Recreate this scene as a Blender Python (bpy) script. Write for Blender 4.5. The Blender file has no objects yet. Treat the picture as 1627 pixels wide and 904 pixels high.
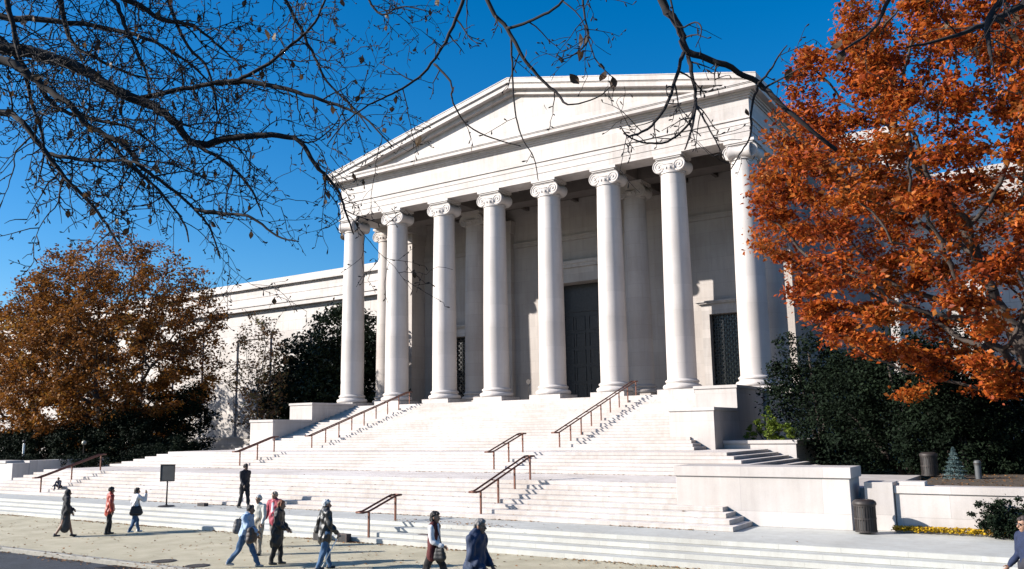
import bpy, bmesh, math, random
import numpy as np
from mathutils import Vector, Matrix

R_ = math.radians
random.seed(7)
rng = np.random.default_rng(7)
scene = bpy.context.scene
col = scene.collection

# ------------------------------------------------------------------ camera
CAM = np.array([45.439, -47.620, -2.253])
YAW, PITCH, ROLL = R_(-33.046), R_(8.872), R_(-0.844)
FPX, PW, PH, SX, SY = 1352.893, 1627.0, 904.0, -1.462, 21.63
cy_, sy_, cp_, sp_ = math.cos(YAW), math.sin(YAW), math.cos(PITCH), math.sin(PITCH)
FW = np.array([sy_ * cp_, cy_ * cp_, sp_])
RT0 = np.array([cy_, -sy_, 0.0])
UP0 = np.cross(RT0, FW)
cr_, sr_ = math.cos(ROLL), math.sin(ROLL)
RT = cr_ * RT0 + sr_ * UP0
UP = -sr_ * RT0 + cr_ * UP0
cam_data = bpy.data.cameras.new("camera")
cam = bpy.data.objects.new("camera", cam_data)
col.objects.link(cam)
cam.matrix_world = Matrix(((RT[0], UP[0], -FW[0], CAM[0]), (RT[1], UP[1], -FW[1], CAM[1]),
                           (RT[2], UP[2], -FW[2], CAM[2]), (0, 0, 0, 1)))
cam_data.sensor_fit = 'HORIZONTAL'
cam_data.sensor_width = 36.0
cam_data.lens = 36.0 * FPX / PW
cam_data.shift_x = -SX / PW
cam_data.shift_y = SY / PW
cam_data.clip_start = 0.1
cam_data.clip_end = 4000.0
scene.camera = cam

# ------------------------------------------------------------------ light
SUN_EL, SUN_AZ = R_(25.0), R_(39.5)          # shadows run towards (+cos az, +sin az)
to_sun = Vector((-math.cos(SUN_AZ) * math.cos(SUN_EL), -math.sin(SUN_AZ) * math.cos(SUN_EL), math.sin(SUN_EL)))
world = bpy.data.worlds.new("World")
scene.world = world
world.use_nodes = True
wn, wl = world.node_tree.nodes, world.node_tree.links
bg = wn["Background"]
sky = wn.new("ShaderNodeTexSky")
sky.sky_type = 'NISHITA'
sky.sun_disc = False
sky.sun_elevation = SUN_EL
sky.sun_rotation = math.atan2(to_sun.x, to_sun.y)
sky.air_density = 1.0
sky.dust_density = 0.7
sky.ozone_density = 4.5
hsv = wn.new("ShaderNodeHueSaturation")
hsv.inputs["Saturation"].default_value = 1.36
wl.new(sky.outputs[0], hsv.inputs["Color"])
wl.new(hsv.outputs[0], bg.inputs["Color"])
bg.inputs["Strength"].default_value = 0.088
sun_data = bpy.data.lights.new("sun", 'SUN')
sun_data.energy = 5.0
sun_data.angle = R_(0.5)
sun_data.color = (1.0, 0.945, 0.865)
sun = bpy.data.objects.new("sun", sun_data)
sun.rotation_euler = to_sun.to_track_quat('Z', 'Y').to_euler()
col.objects.link(sun)
scene.view_settings.view_transform = 'Standard'
scene.view_settings.look = 'None'
scene.view_settings.exposure = 0.98
scene.view_settings.gamma = 1.0
scene.render.engine = 'CYCLES'
scene.cycles.max_bounces = 6
scene.cycles.diffuse_bounces = 1

# ------------------------------------------------------------------ helpers
def at(px, py, d):
    """point seen at photo pixel (px,py) at forward distance d"""
    v = FW + RT * (px - PW / 2 - SX) / FPX - UP * (py - PH / 2 - SY) / FPX
    return CAM + v * d

def at_z(px, py, z):
    v = FW + RT * (px - PW / 2 - SX) / FPX - UP * (py - PH / 2 - SY) / FPX
    return CAM + v * (z - CAM[2]) / v[2]

def tag(o, label=None, cat=None, group=None, kind=None):
    if label: o["label"] = label
    if cat: o["category"] = cat
    if group: o["group"] = group
    if kind: o["kind"] = kind
    return o

def empty(name, loc, label=None, cat=None, group=None, rz=0.0):
    o = bpy.data.objects.new(name, None)
    o.empty_display_size = 0.3
    o.location = loc
    o.rotation_euler = (0, 0, rz)
    col.objects.link(o)
    return tag(o, label, cat, group)

def parent_keep(o, par):
    o.parent = par
    o.matrix_parent_inverse = Matrix.Identity(4)

class MB:
    """collects geometry, builds ONE mesh object"""
    def __init__(s):
        s.v = []; s.f = []; s.n = 0
    def add(s, vs, fs):
        vs = [tuple(map(float, p)) for p in vs]
        s.v += vs
        s.f += [tuple(i + s.n for i in f) for f in fs]
        s.n += len(vs)
        return s
    def box(s, x0, x1, y0, y1, z0, z1):
        return s.add([(x0,y0,z0),(x1,y0,z0),(x1,y1,z0),(x0,y1,z0),(x0,y0,z1),(x1,y0,z1),(x1,y1,z1),(x0,y1,z1)],
              [(0,3,2,1),(4,5,6,7),(0,1,5,4),(1,2,6,5),(2,3,7,6),(3,0,4,7)])
    def prism_y(s, poly, y0, y1):
        """poly: (x,z) counter-clockwise seen from -Y"""
        n = len(poly)
        vs = [(x, y0, z) for x, z in poly] + [(x, y1, z) for x, z in poly]
        fs = [tuple(range(n)), tuple(range(2*n-1, n-1, -1))]
        for i in range(n):
            j = (i+1) % n
            fs.append((j, i, n+i, n+j))
        return s.add(vs, fs)
    def prism_x(s, poly, x0, x1):
        n = len(poly)
        vs = [(x0, y, z) for y, z in poly] + [(x1, y, z) for y, z in poly]
        fs = [tuple(range(n-1,-1,-1)), tuple(range(n, 2*n))]
        for i in range(n):
            j = (i+1) % n
            fs.append((i, j, n+j, n+i))
        return s.add(vs, fs)
    def lathe(s, prof, c=(0,0,0), seg=40, cap=True):
        vs = []; fs = []
        for r, z in prof:
            for k in range(seg):
                a = 2*math.pi*k/seg
                vs.append((c[0]+r*math.cos(a), c[1]+r*math.sin(a), c[2]+z))
        for i in range(len(prof)-1):
            for k in range(seg):
                k2 = (k+1) % seg
                fs.append((i*seg+k, i*seg+k2, (i+1)*seg+k2, (i+1)*seg+k))
        if cap:
            fs.append(tuple(range(seg-1,-1,-1)))
            fs.append(tuple((len(prof)-1)*seg+k for k in range(seg)))
        return s.add(vs, fs)
    def tube(s, pts, rads, seg=6, cap=True):
        pts = [np.array(p, float) for p in pts]
        if not hasattr(rads, '__len__'): rads = [rads]*len(pts)
        n = len(pts)
        vs = []; fs = []
        t = pts[1]-pts[0]; t /= np.linalg.norm(t)+1e-9
        u = np.cross(t, (0,0,1.0))
        if np.linalg.norm(u) < 1e-3: u = np.cross(t, (1.0,0,0))
        u /= np.linalg.norm(u)
        for i in range(n):
            a = pts[max(i-1,0)]; b = pts[min(i+1,n-1)]
            t = b-a; t = t/(np.linalg.norm(t)+1e-9)
            u = u - t*np.dot(u,t); u /= np.linalg.norm(u)+1e-9
            w = np.cross(t,u)
            for k in range(seg):
                an = 2*math.pi*k/seg
                vs.append(pts[i]+rads[i]*(u*math.cos(an)+w*math.sin(an)))
        for i in range(n-1):
            for k in range(seg):
                k2 = (k+1)%seg
                fs.append((i*seg+k, i*seg+k2, (i+1)*seg+k2, (i+1)*seg+k))
        if cap:
            fs.append(tuple(range(seg-1,-1,-1))); fs.append(tuple((n-1)*seg+k for k in range(seg)))
        return s.add(vs, fs)
    def ball(s, c, r, seg=12, rings=8, sc=(1,1,1)):
        vs=[]; fs=[]
        for i in range(rings+1):
            th = math.pi*i/rings
            for k in range(seg):
                a = 2*math.pi*k/seg
                vs.append((c[0]+r*sc[0]*math.sin(th)*math.cos(a), c[1]+r*sc[1]*math.sin(th)*math.sin(a), c[2]-r*sc[2]*math.cos(th)))
        for i in range(rings):
            for k in range(seg):
                k2=(k+1)%seg
                fs.append((i*seg+k, i*seg+k2, (i+1)*seg+k2, (i+1)*seg+k))
        return s.add(vs, fs)
    def capsule(s, p0, p1, r0, r1, flat=1.0, fwd=(0,1,0), seg=12):
        """closed tapered capsule; flat squeezes it along fwd"""
        p0=np.array(p0,float); p1=np.array(p1,float); t=p1-p0; L=np.linalg.norm(t)
        t = t/(L+1e-9) if L>1e-6 else np.array((0,0,1.0))
        v=np.array(fwd,float); v=v-t*np.dot(v,t)
        if np.linalg.norm(v)<1e-3: v=np.cross(t,(1.0,0,0))
        v/=np.linalg.norm(v); u=np.cross(v,t)
        rings=[]
        for a in (-90,-60,-30,0): rings.append((p0+t*r0*math.sin(R_(a)), r0*math.cos(R_(a))))
        for a in (0,30,60,90): rings.append((p1+t*r1*math.sin(R_(a)), r1*math.cos(R_(a))))
        vs=[];fs=[]
        for c,r in rings:
            r=max(r,1e-4)
            for k in range(seg):
                an=2*math.pi*k/seg
                vs.append(c+r*(u*math.cos(an)+v*flat*math.sin(an)))
        for i in range(len(rings)-1):
            for k in range(seg):
                k2=(k+1)%seg
                fs.append((i*seg+k,i*seg+k2,(i+1)*seg+k2,(i+1)*seg+k))
        fs.append(tuple(range(seg-1,-1,-1))); fs.append(tuple((len(rings)-1)*seg+k for k in range(seg)))
        return s.add(vs,fs)
    def mesh(s, name, smooth=False):
        me = bpy.data.meshes.new(name)
        me.from_pydata(s.v, [], s.f)
        if smooth: me.shade_smooth()
        me.update()
        return me
    def build(s, name, m, parent=None, smooth=False, kind=None, auto=None, bevel=0.0):
        me = s.mesh(name, smooth)
        if bevel:
            bm = bmesh.new(); bm.from_mesh(me)
            bmesh.ops.bevel(bm, geom=[e for e in bm.edges if e.calc_face_angle(0) > 0.5], offset=bevel, segments=1, affect='EDGES')
            bm.to_mesh(me); bm.free()
        if auto is not None:
            me.shade_smooth()
            me.set_sharp_from_angle(angle=R_(auto))
        o = bpy.data.objects.new(name, me)
        ms = m if isinstance(m, (list, tuple)) else [m]
        for q in ms: me.materials.append(q)
        col.objects.link(o)
        if parent: o.parent = parent
        if kind: o["kind"] = kind
        return o

def raw_mesh(name, V, F, m, parent=None, kind=None):
    """fast path for numpy vertex/quad arrays"""
    me = bpy.data.meshes.new(name)
    V = np.asarray(V, np.float32); F = np.asarray(F, np.int32)
    k = F.shape[1]
    me.vertices.add(len(V)); me.vertices.foreach_set("co", V.ravel())
    me.loops.add(F.size); me.loops.foreach_set("vertex_index", F.ravel())
    me.polygons.add(len(F))
    me.polygons.foreach_set("loop_start", np.arange(0, F.size, k, dtype=np.int32))
    me.polygons.foreach_set("loop_total", np.full(len(F), k, np.int32))
    me.update(calc_edges=True); me.validate()
    me.materials.append(m)
    o = bpy.data.objects.new(name, me)
    col.objects.link(o)
    if parent: o.parent = parent
    if kind: o["kind"] = kind
    return o

# ------------------------------------------------------------------ materials
def new_mat(name):
    m = bpy.data.materials.new(name); m.use_nodes = True
    return m, m.node_tree.nodes, m.node_tree.links, m.node_tree.nodes["Principled BSDF"]

def noise_node(N, L, scale, detail=4, rough=.6, vec=None):
    n = N.new("ShaderNodeTexNoise"); n.inputs["Scale"].default_value = scale
    n.inputs["Detail"].default_value = detail; n.inputs["Roughness"].default_value = rough
    if vec is not None: L.new(vec, n.inputs["Vector"])
    return n

def ramp(N, L, fac, stops):
    r = N.new("ShaderNodeValToRGB")
    el = r.color_ramp.elements
    while len(el) < len(stops): el.new(0.5)
    for e, (p, c) in zip(el, stops):
        e.position = p; e.color = (*c, 1) if len(c) == 3 else c
    L.new(fac, r.inputs["Fac"])
    return r

def mix(N, L, a, b, fac, mode='MIX'):
    m = N.new("ShaderNodeMix"); m.data_type = 'RGBA'; m.blend_type = mode
    for sock, val in ((m.inputs[0], fac), (m.inputs[6], a), (m.inputs[7], b)):
        if hasattr(val, 'links'): L.new(val, sock)
        elif isinstance(val, (int, float)): sock.default_value = val
        else: sock.default_value = (*val, 1)
    return m.outputs[2]

def pmat(name, c, var=.12, scale=6.0, rough=.7, bump=0.0, bscale=30.0, metal=0.0, c2=None):
    m, N, L, B = new_mat(name)
    tc = N.new("ShaderNodeTexCoord").outputs["Object"]
    n = noise_node(N, L, scale, 5, .65, tc)
    lo = c2 if c2 else tuple(x*(1-var) for x in c)
    hi = tuple(min(1, x*(1+var)) for x in c)
    r = ramp(N, L, n.outputs["Fac"], [(.3, lo), (.7, hi)])
    L.new(r.outputs[0], B.inputs["Base Color"])
    B.inputs["Roughness"].default_value = rough
    B.inputs["Metallic"].default_value = metal
    if bump:
        nb = noise_node(N, L, bscale, 6, .6, tc)
        b = N.new("ShaderNodeBump"); b.inputs["Strength"].default_value = bump; b.inputs["Distance"].default_value = .02
        L.new(nb.outputs["Fac"], b.inputs["Height"]); L.new(b.outputs[0], B.inputs["Normal"])
    return m

def stone(name, c, bw=1.6, bh=.7, z0=0.0, joint=.012, jdark=.72, var=.05, streak=.06, lit_tops=0.0, tone=.10):
    """pale marble laid in courses"""
    m, N, L, B = new_mat(name)
    tc = N.new("ShaderNodeTexCoord").outputs["Object"]
    sep = N.new("ShaderNodeSeparateXYZ"); L.new(tc, sep.inputs[0])
    ad = N.new("ShaderNodeMath"); ad.operation = 'ADD'; L.new(sep.outputs[0], ad.inputs[0]); L.new(sep.outputs[1], ad.inputs[1])
    sb = N.new("ShaderNodeMath"); sb.operation = 'SUBTRACT'; L.new(sep.outputs[2], sb.inputs[0]); sb.inputs[1].default_value = z0
    cb = N.new("ShaderNodeCombineXYZ"); L.new(ad.outputs[0], cb.inputs[0]); L.new(sb.outputs[0], cb.inputs[1])
    bk = N.new("ShaderNodeTexBrick"); L.new(cb.outputs[0], bk.inputs["Vector"])
    bk.inputs["Scale"].default_value = 1.0
    bk.inputs["Mortar Size"].default_value = joint
    bk.inputs["Mortar Smooth"].default_value = .3
    bk.inputs["Brick Width"].default_value = bw
    bk.inputs["Row Height"].default_value = bh
    bk.inputs["Color1"].default_value = (*[x*(1+var*.8) for x in c], 1)
    bk.inputs["Color2"].default_value = (*[x*(1-var*1.2) for x in c], 1)
    bk.inputs["Mortar"].default_value = (*[x*jdark for x in c], 1)
    n1 = noise_node(N, L, .9, 6, .7, tc)
    mp = N.new("ShaderNodeMapping"); mp.inputs["Scale"].default_value = (2.2, 2.2, .22); L.new(tc, mp.inputs[0])
    n2 = noise_node(N, L, 1.6, 5, .65, mp.outputs[0])
    r1 = ramp(N, L, n1.outputs["Fac"], [(.3, (1-var*1.6,)*3), (.7, (1,1,1))])
    r2 = ramp(N, L, n2.outputs["Fac"], [(.35, (1-streak*1.6, 1-streak*1.8, 1-streak*2.0)), (.6, (1,1,1))])
    c1 = mix(N, L, bk.outputs["Color"], r1.outputs[0], 1.0, 'MULTIPLY')
    c2 = mix(N, L, c1, r2.outputs[0], 1.0, 'MULTIPLY')
    n3 = noise_node(N, L, 28, 4, .7, tc)
    r3 = ramp(N, L, n3.outputs["Fac"], [(.35, (.94,.935,.93)), (.65, (1,1,1))])
    c3 = mix(N, L, c2, r3.outputs[0], 1.0, 'MULTIPLY')
    n4 = noise_node(N, L, .33, 3, .5, tc)
    r4 = ramp(N, L, n4.outputs["Fac"], [(.35, (1-tone, 1-tone*1.15, 1-tone*1.3)), (.62, (1,1,1))])
    c3 = mix(N, L, c3, r4.outputs[0], 1.0, 'MULTIPLY')
    if lit_tops:                 # upward faces painted lighter to even out the sun's riser and tread contrast
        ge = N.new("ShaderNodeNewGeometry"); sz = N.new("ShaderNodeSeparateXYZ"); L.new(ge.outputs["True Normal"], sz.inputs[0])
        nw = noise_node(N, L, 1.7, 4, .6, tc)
        rw = ramp(N, L, nw.outputs["Fac"], [(.25, (1+lit_tops*.7,)*3), (.75, (1+lit_tops*1.2,)*3)])
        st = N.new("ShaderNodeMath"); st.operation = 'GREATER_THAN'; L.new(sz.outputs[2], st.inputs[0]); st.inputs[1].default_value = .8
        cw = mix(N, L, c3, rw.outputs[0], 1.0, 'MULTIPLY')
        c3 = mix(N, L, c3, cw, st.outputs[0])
    L.new(c3, B.inputs["Base Color"])
    B.inputs["Roughness"].default_value = .62
    b = N.new("ShaderNodeBump"); b.inputs["Strength"].default_value = .25; b.inputs["Distance"].default_value = .01
    L.new(n3.outputs["Fac"], b.inputs["Height"]); L.new(b.outputs[0], B.inputs["Normal"])
    return m

def leaf_mat(name, cols, trans=.35, rough=.55, nscale=.35, spec=.25):
    """per-leaf colour from the island random plus slow drift through the crown"""
    m, N, L, B = new_mat(name)
    g = N.new("ShaderNodeNewGeometry")
    tc = N.new("ShaderNodeTexCoord").outputs["Object"]
    n = noise_node(N, L, nscale, 3, .6, tc)
    a = N.new("ShaderNodeMath"); a.operation = 'MULTIPLY_ADD'
    L.new(g.outputs["Random Per Island"], a.inputs[0]); a.inputs[1].default_value = .55
    s = N.new("ShaderNodeMath"); s.operation = 'MULTIPLY_ADD'; L.new(n.outputs["Fac"], s.inputs[0]); s.inputs[1].default_value = 1.5; s.inputs[2].default_value = -.52
    L.new(s.outputs[0], a.inputs[2])
    k = len(cols)
    r = ramp(N, L, a.outputs[0], [((i+.5)/k, c) for i, c in enumerate(cols)])
    L.new(r.outputs[0], B.inputs["Base Color"])
    B.inputs["Roughness"].default_value = rough
    B.inputs['Specular IOR Level'].default_value = spec
    t = N.new("ShaderNodeBsdfTranslucent"); L.new(r.outputs[0], t.inputs["Color"])
    mx = N.new("ShaderNodeMixShader"); mx.inputs[0].default_value = trans
    L.new(B.outputs[0], mx.inputs[1]); L.new(t.outputs[0], mx.inputs[2])
    L.new(mx.outputs[0], N["Material Output"].inputs["Surface"])
    return m

MARBLE = (.54, .497, .476)
M = {}
M['marble'] = stone('marble_wall', MARBLE, 2.2, .9, joint=.012, jdark=.62, var=.11)
M['marble_plain'] = stone('marble_trim', MARBLE, 2.6, .62, z0=14.19, joint=.008, jdark=.70, var=.10, streak=.09)
M['column'] = stone('marble_column', (.545,.503,.48), 60, 1.55, joint=.009, jdark=.86, streak=.05)
M['wing'] = stone('marble_wing', (.53,.492,.468), 2.4, 1.0, joint=.018, jdark=.6, var=.08)
M['stair_up'] = stone('marble_upper_steps', MARBLE, 1.9, .1468, z0=-3.236, joint=.004, jdark=.82, var=.06, streak=.09, lit_tops=.42, tone=.15)
M['stair_mid'] = stone('marble_middle_steps', MARBLE, 1.9, .1363, z0=-4.054, joint=.004, jdark=.82, var=.06, streak=.09, lit_tops=.42, tone=.15)
M['stair_low'] = stone('marble_lower_steps', (.53,.489,.464), 1.9, .1383, z0=-5.16, joint=.004, jdark=.80, var=.06, streak=.10, lit_tops=.42, tone=.16)
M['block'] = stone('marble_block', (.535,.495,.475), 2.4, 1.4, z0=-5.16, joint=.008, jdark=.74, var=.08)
M['pave'] = stone('pale_pavement', (.49,.492,.465), 1.5, .1375, z0=-5.714, joint=.008, jdark=.75, var=.09, streak=.06, lit_tops=.42)
M['bronze_rail'] = pmat('bronze_rail', (.13,.05,.032), .25, 8, .5, metal=.35)
M['bronze_door'] = pmat('bronze_door', (.028,.028,.031), .4, 6, .42, metal=.35)
M['dark_iron'] = pmat('dark_iron', (.03,.024,.022), .3, 10, .55, metal=.3)
M['black_plate'] = pmat('black_plate', (.03,.032,.036), .2, 5, .6)
M['glass'] = pmat('dark_glass', (.01,.012,.014), .2, 3, .12)
M['bark'] = pmat('bark', (.045,.033,.027), .35, 14, .9, .6, 40)
M['bark_grey'] = pmat('bark_grey', (.085,.068,.06), .35, 10, .9, .6, 30)
M['dark_twig'] = pmat('dark_twig', (.012,.009,.010), .3, 30, .95)
M['interior'] = stone('portico_stone', (.45,.405,.38), 2.2, .9, joint=.01, jdark=.8)  # facade marble darkened so the portico shade reads deeper
M['ceiling'] = pmat('ceiling_stone', (.12,.10,.09), .15, 2, .8)  # stone colour darkened to deepen the shade overhead

# ================================================================== SETTING
ZP, ZG = -5.16, -5.714            # pavement and gravel levels; z=0 is the foot of the columns
CX = 15.4                         # axis of the facade
M['ground'] = pmat('lawn_ground', (.10,.105,.05), .35, 1.2, .95, .5, 20, c2=(.06,.05,.03))
M['gravel'] = pmat('gravel', (.47,.42,.305), .14, .9, .95, 1.0, 120, c2=(.37,.325,.225))
M['asphalt'] = pmat('asphalt', (.03,.034,.045), .3, 2.5, .9, .8, 150)
M['kerb'] = pmat('kerb_stone', (.25,.235,.205), .2, 6, .85, .4, 60)
M['soil'] = pmat('planting_soil', (.06,.042,.028), .4, 3, .95, .8, 40)

MB().add([(-900,-900,ZG-.13),(900,-900,ZG-.13),(900,900,ZG-.13),(-900,900,ZG-.13)],[(0,1,2,3)]).build('ground', M['ground'], kind='structure')
ROADY = -32.95
MB().add([(-150,-60,ZG-.12),(150,-60,ZG-.12),(150,ROADY,ZG-.12),(-150,ROADY,ZG-.12)],[(0,1,2,3)]).build('road', M['asphalt'], kind='structure')
MB().box(-150,150,ROADY,ROADY+.22,ZG-.3,ZG+.012).build('kerb', M['kerb'], kind='structure', bevel=.02)
MB().box(-150,150,ROADY+.22,-26.68,ZG-.3,ZG).build('gravel_path', M['gravel'], kind='structure')
mb = MB()                          # pale pavement that steps down to the gravel
for i in range(4):
    y = -26.68 + .42*i
    mb.box(-60, 90, y, -15.0 if i == 3 else -15.0, ZG-.2 if i == 0 else ZG+.1385*i, ZG+.1385*(i+1))
mb.build('pavement', M['pave'], kind='structure', bevel=.012)
mb = MB().box(-140, -9.25, -19.6, 60, -5.8, -4.15).box(41.07, 160, -20.79, 60, -5.8, -4.1)
mb.build('planting_bed', M['soil'], kind='structure')

# ------------------------------------------------------------------ great staircase
stair = empty('staircase', (CX, -12, ZP), 'broad pale marble staircase climbing in three flights to the columned portico', 'staircase')
def part(name, mbx, m, par, **k):
    loc = par.location
    mbx.v = [(a-loc[0], b-loc[1], c-loc[2]) for a, b, c in mbx.v]
    return mbx.build(name, m, par, **k)
def shift_mat(m, par):
    pass

def flight(n, z0, z1, yf, yt, hf, ht, yback, lim=None):
    """n risers from z0 to z1; steps turn the corner at both ends"""
    q = MB(); r = (z1-z0)/n
    for i in range(n):
        t = i/(n-1)
        y = yf+(yt-yf)*t; h = hf+(ht-hf)*t
        if lim and y > lim[0]-1e-6: h = lim[1]
        q.box(CX-h, CX+h, y, yback, z0+r*i, z0+r*(i+1)-.0)
    return q
part('lower_flight', flight(8, ZP, -4.054, -23.52, -20.47, 21.72, 20.0, -15.0), M['stair_low'], stair, bevel=.012)
part('middle_flight', flight(6, -4.054, -3.236, -16.11, -13.62, 20.48, 18.2, -7.95), M['stair_mid'], stair, bevel=.012)
up = flight(20, -3.236, -.294, -10.525, -1.42, 15.62, 11.0, -0.9, lim=(-8.97, 13.84))
# the first steps wrap round the fronts of the pedestals
part('upper_flight', up, M['stair_up'], stair, bevel=.012)
for sgn in (-1, 1):
    for yf, zt, yb in ((-8.97, -1.28, -5.54), (-5.54, -.11, -1.2)):
        a, b = sorted((CX+sgn*13.843, CX+sgn*16.06))
        q = MB().box(a, b, yf, yb-.003, -3.6, zt-.16).box(a-.05, b+.05, yf-.06, yb-.06, zt-.16, zt)
        part('pedestal', q, M['block'], stair, bevel=.01)

# ------------------------------------------------------------------ side walls of the stair
def wall(name, label, boxes, m=None):
    q = MB()
    for b in boxes: q.box(*b)
    xs = [b[0] for b in boxes]+[b[1] for b in boxes]; ys = [b[2] for b in boxes]
    z = min(b[4] for b in boxes)
    return q, (sum(xs)/len(xs), min(ys), z), label, name
def one(name, label, cat, q, m, base=None, bevel=.01, **k):
    vs = np.array(q.v); c = base or (vs[:,0].mean(), vs[:,1].mean(), vs[:,2].min())
    q.v = [(a-c[0], b-c[1], d-c[2]) for a, b, d in q.v]
    o = q.build(name, m, bevel=bevel, **k); o.location = c
    return tag(o, label, cat)
q = MB().box(34.75, 39.97, -21.78, -20.5, ZP, -3.72).box(34.70, 40.03, -21.84, -20.44, -3.72, -3.415)
one('stair_wall', 'big white marble block wall with thick coping at the right foot of the staircase', 'wall', q, M['block'])
q = MB().box(34.76, 40.6, -20.43, -13.0, ZP, -4.06)
one('landing_wall', 'low marble terrace behind the big block wall right of the stairs', 'wall', q, M['block'])
q = MB().box(31.48, 34.85, -7.9, -3.0, -4.0, -3.0).box(31.47, 34.92, -7.97, -2.95, -3.0, -2.84)
one('planter_wall', 'white marble planter wall with thin coping below the upper right pedestal', 'wall', q, M['block'])
q = MB().box(40.28, 41.04, -21.45, -20.6, ZP, -3.83)
one('pier', 'short plain marble pier between the bin and the flower bed wall', 'pier', q, M['block'])
q = MB().box(41.06, 62, -21.33, -20.85, ZP-.05, -4.13).box(41.05, 62, -21.38, -20.8, -4.13, -3.92).box(41.2, 41.85, -21.35, -20.85, -3.92, -3.80)
one('garden_wall', 'long low pale wall with coping behind the yellow flower bed', 'wall', q, M['block'])
q = MB().box(-11.5, -8.6, -20.2, -19.2, ZP, -3.75).box(-11.55, -9.35, -20.25, -19.15, -3.75, -3.6).box(-9.4, -8.6, -19.19, -14, ZP, -3.62)
one('end_wall', 'white wall end at the far left foot of the staircase', 'wall', q, M['block'])

# ================================================================== MUSEUM
mus = empty('museum', (CX, 4, -4.2), 'white marble neoclassical museum with eight tall Ionic columns under a pediment', 'museum')
def mp(name, q, m, par=mus, **k):
    """museum part in world coordinates"""
    off = np.array(mus.location)
    if par is not mus: off = off + np.array(par.location)
    q.v = [(a-off[0], b-off[1], c-off[2]) for a, b, c in q.v]
    return q.build(name, m, par, **k)

# podium and floor
q = MB().box(-.9, 31.7, -.9, 8.0, -4.2, -.30)
mp('podium', q, M['marble'])
mp('floor', MB().box(-.6, 31.4, -.899, 7.9, -.3, -.285), pmat('portico_floor', (.42,.39,.365), .08, 2, .5), )

# columns
ZC0, ZC1 = 0.0, 13.05
def shaft_prof():
    p = []
    for i in range(25):
        t = i/24; z = .62+(ZC1-.62)*t
        r = .865-.125*(t**1.8)
        if i == 0: p.append((r+.05, .56))
        p.append((r, z))
    p.append((.80, ZC1)); p.append((.80, ZC1+.09)); p.append((.77, ZC1+.10))
    return p
def base_prof():
    p = [(1.03, 0.0)]
    for a in range(-90, 91, 15): p.append((1.03+.11*math.cos(R_(a)), .15+.14*math.sin(R_(a))))
    p += [(1.0,.30),(.95,.33),(.93,.37),(.94,.41)]
    for a in range(-90, 91, 22): p.append((.94+.055*math.cos(R_(a)), .48+.07*math.sin(R_(a))))
    p += [(.92,.565)]
    return p
def volute(q, cx, cz, y0, y1, s, r=.43):
    """scroll: a rolled cushion with a spiral fillet on its outer faces"""
    n = 28
    prof = [(y0, r), (y0+.12, r), (y0+.25, r*.9), ((y0+y1)/2, r*.8), (y1-.25, r*.9), (y1-.12, r), (y1, r)]
    vs = []; fs = []
    for y, rr in prof:
        for k in range(n):
            a = 2*math.pi*k/n
            vs.append((cx+rr*math.cos(a), y, cz+rr*math.sin(a)))
    for i in range(len(prof)-1):
        for k in range(n):
            k2 = (k+1) % n
            fs.append((i*n+k2, i*n+k, (i+1)*n+k, (i+1)*n+k2))
    fs.append(tuple(range(n))); fs.append(tuple((len(prof)-1)*n+k for k in range(n-1, -1, -1)))
    q.add(vs, fs)
    for y in (y0-.005, y1+.005):
        pts = []; rad = []
        for i in range(44):
            t = i/43; a = math.pi/2 - s*t*2.35*2*math.pi
            rr = (r-.035)*(1-t)**.9+.05
            pts.append((cx+rr*math.cos(a), y, cz+rr*math.sin(a))); rad.append(.040-.018*t)
        q.tube(pts, rad, 5)
        q.ball((cx, y, cz), .075, 10, 6, (1,.6,1))
def capital(q, corner=0):
    zt = 14.19
    zc = 13.50
    for rot in ((0, 1) if corner else (0,)):
        t = MB()
        for s in (-1, 1): volute(t, s*.64, zc, -.64, .64, s, .40)
        # channel band that joins the two scrolls
        t.box(-.64, .64, -.635, .635, zc+.12, zc+.405)
        t.box(-.64, .64, -.665, .665, zc+.37, zc+.44)
        t.box(-.56, .56, -.655, .655, zc+.12, zc+.155)
        if rot:
            t.v = [(-y, x, z) for x, y, z in t.v] if corner < 0 else [(y, -x, z) for x, y, z in t.v]
        q.add(t.v, t.f)
    # egg and dart echinus
    q.lathe([(.74, ZC1+.1), (.76, ZC1+.2), (.80, ZC1+.36), (.81, ZC1+.42), (.78, ZC1+.5)], seg=36)
    for k in range(20):
        a = 2*math.pi*(k+.5)/20
        q.ball((.78*math.cos(a), .78*math.sin(a), ZC1+.32), .075, 8, 6, (.8,.8,1.35))
    q.box(-.80, .80, -.74, .74, zc+.44, zc+.53)
    q.box(-.90, .90, -.80, .80, zc+.53, zt)
def make_column(x, y, corner, protos={}):
    inner = y > 0; key = corner if not inner else 'inner'
    c = empty('column', (x-mus.location[0], y-mus.location[1], ZC0-mus.location[2]))
    c.parent = mus
    if key not in protos:
        pl = MB().box(-1.13,1.13,-1.13,1.13,-.296,.0)
        bs = MB().lathe(base_prof(), seg=48)
        sh = MB().lathe(shaft_prof(), seg=48)
        cp = MB(); capital(cp, corner)
        protos[key] = [(n, b.mesh(n)) for n, b in (('plinth',pl),('base',bs),('shaft',sh),('capital',cp))]
        for n, me in protos[key]:
            me.materials.append(M['interior'] if inner else (M['column'] if n != 'plinth' else M['marble_plain']))  # inner columns take the shade-darkened stone
            if n != 'plinth':
                me.shade_smooth(); me.set_sharp_from_angle(angle=R_(38))
    for n, me in protos[key]:
        o = bpy.data.objects.new(n, me); col.objects.link(o); o.parent = c
    return c
for i in range(8): make_column(i*4.4, 0, -1 if i == 0 else (1 if i == 7 else 0))
for x in (0, 8.8, 22, 30.8): make_column(x, 3.9, 0)

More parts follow.
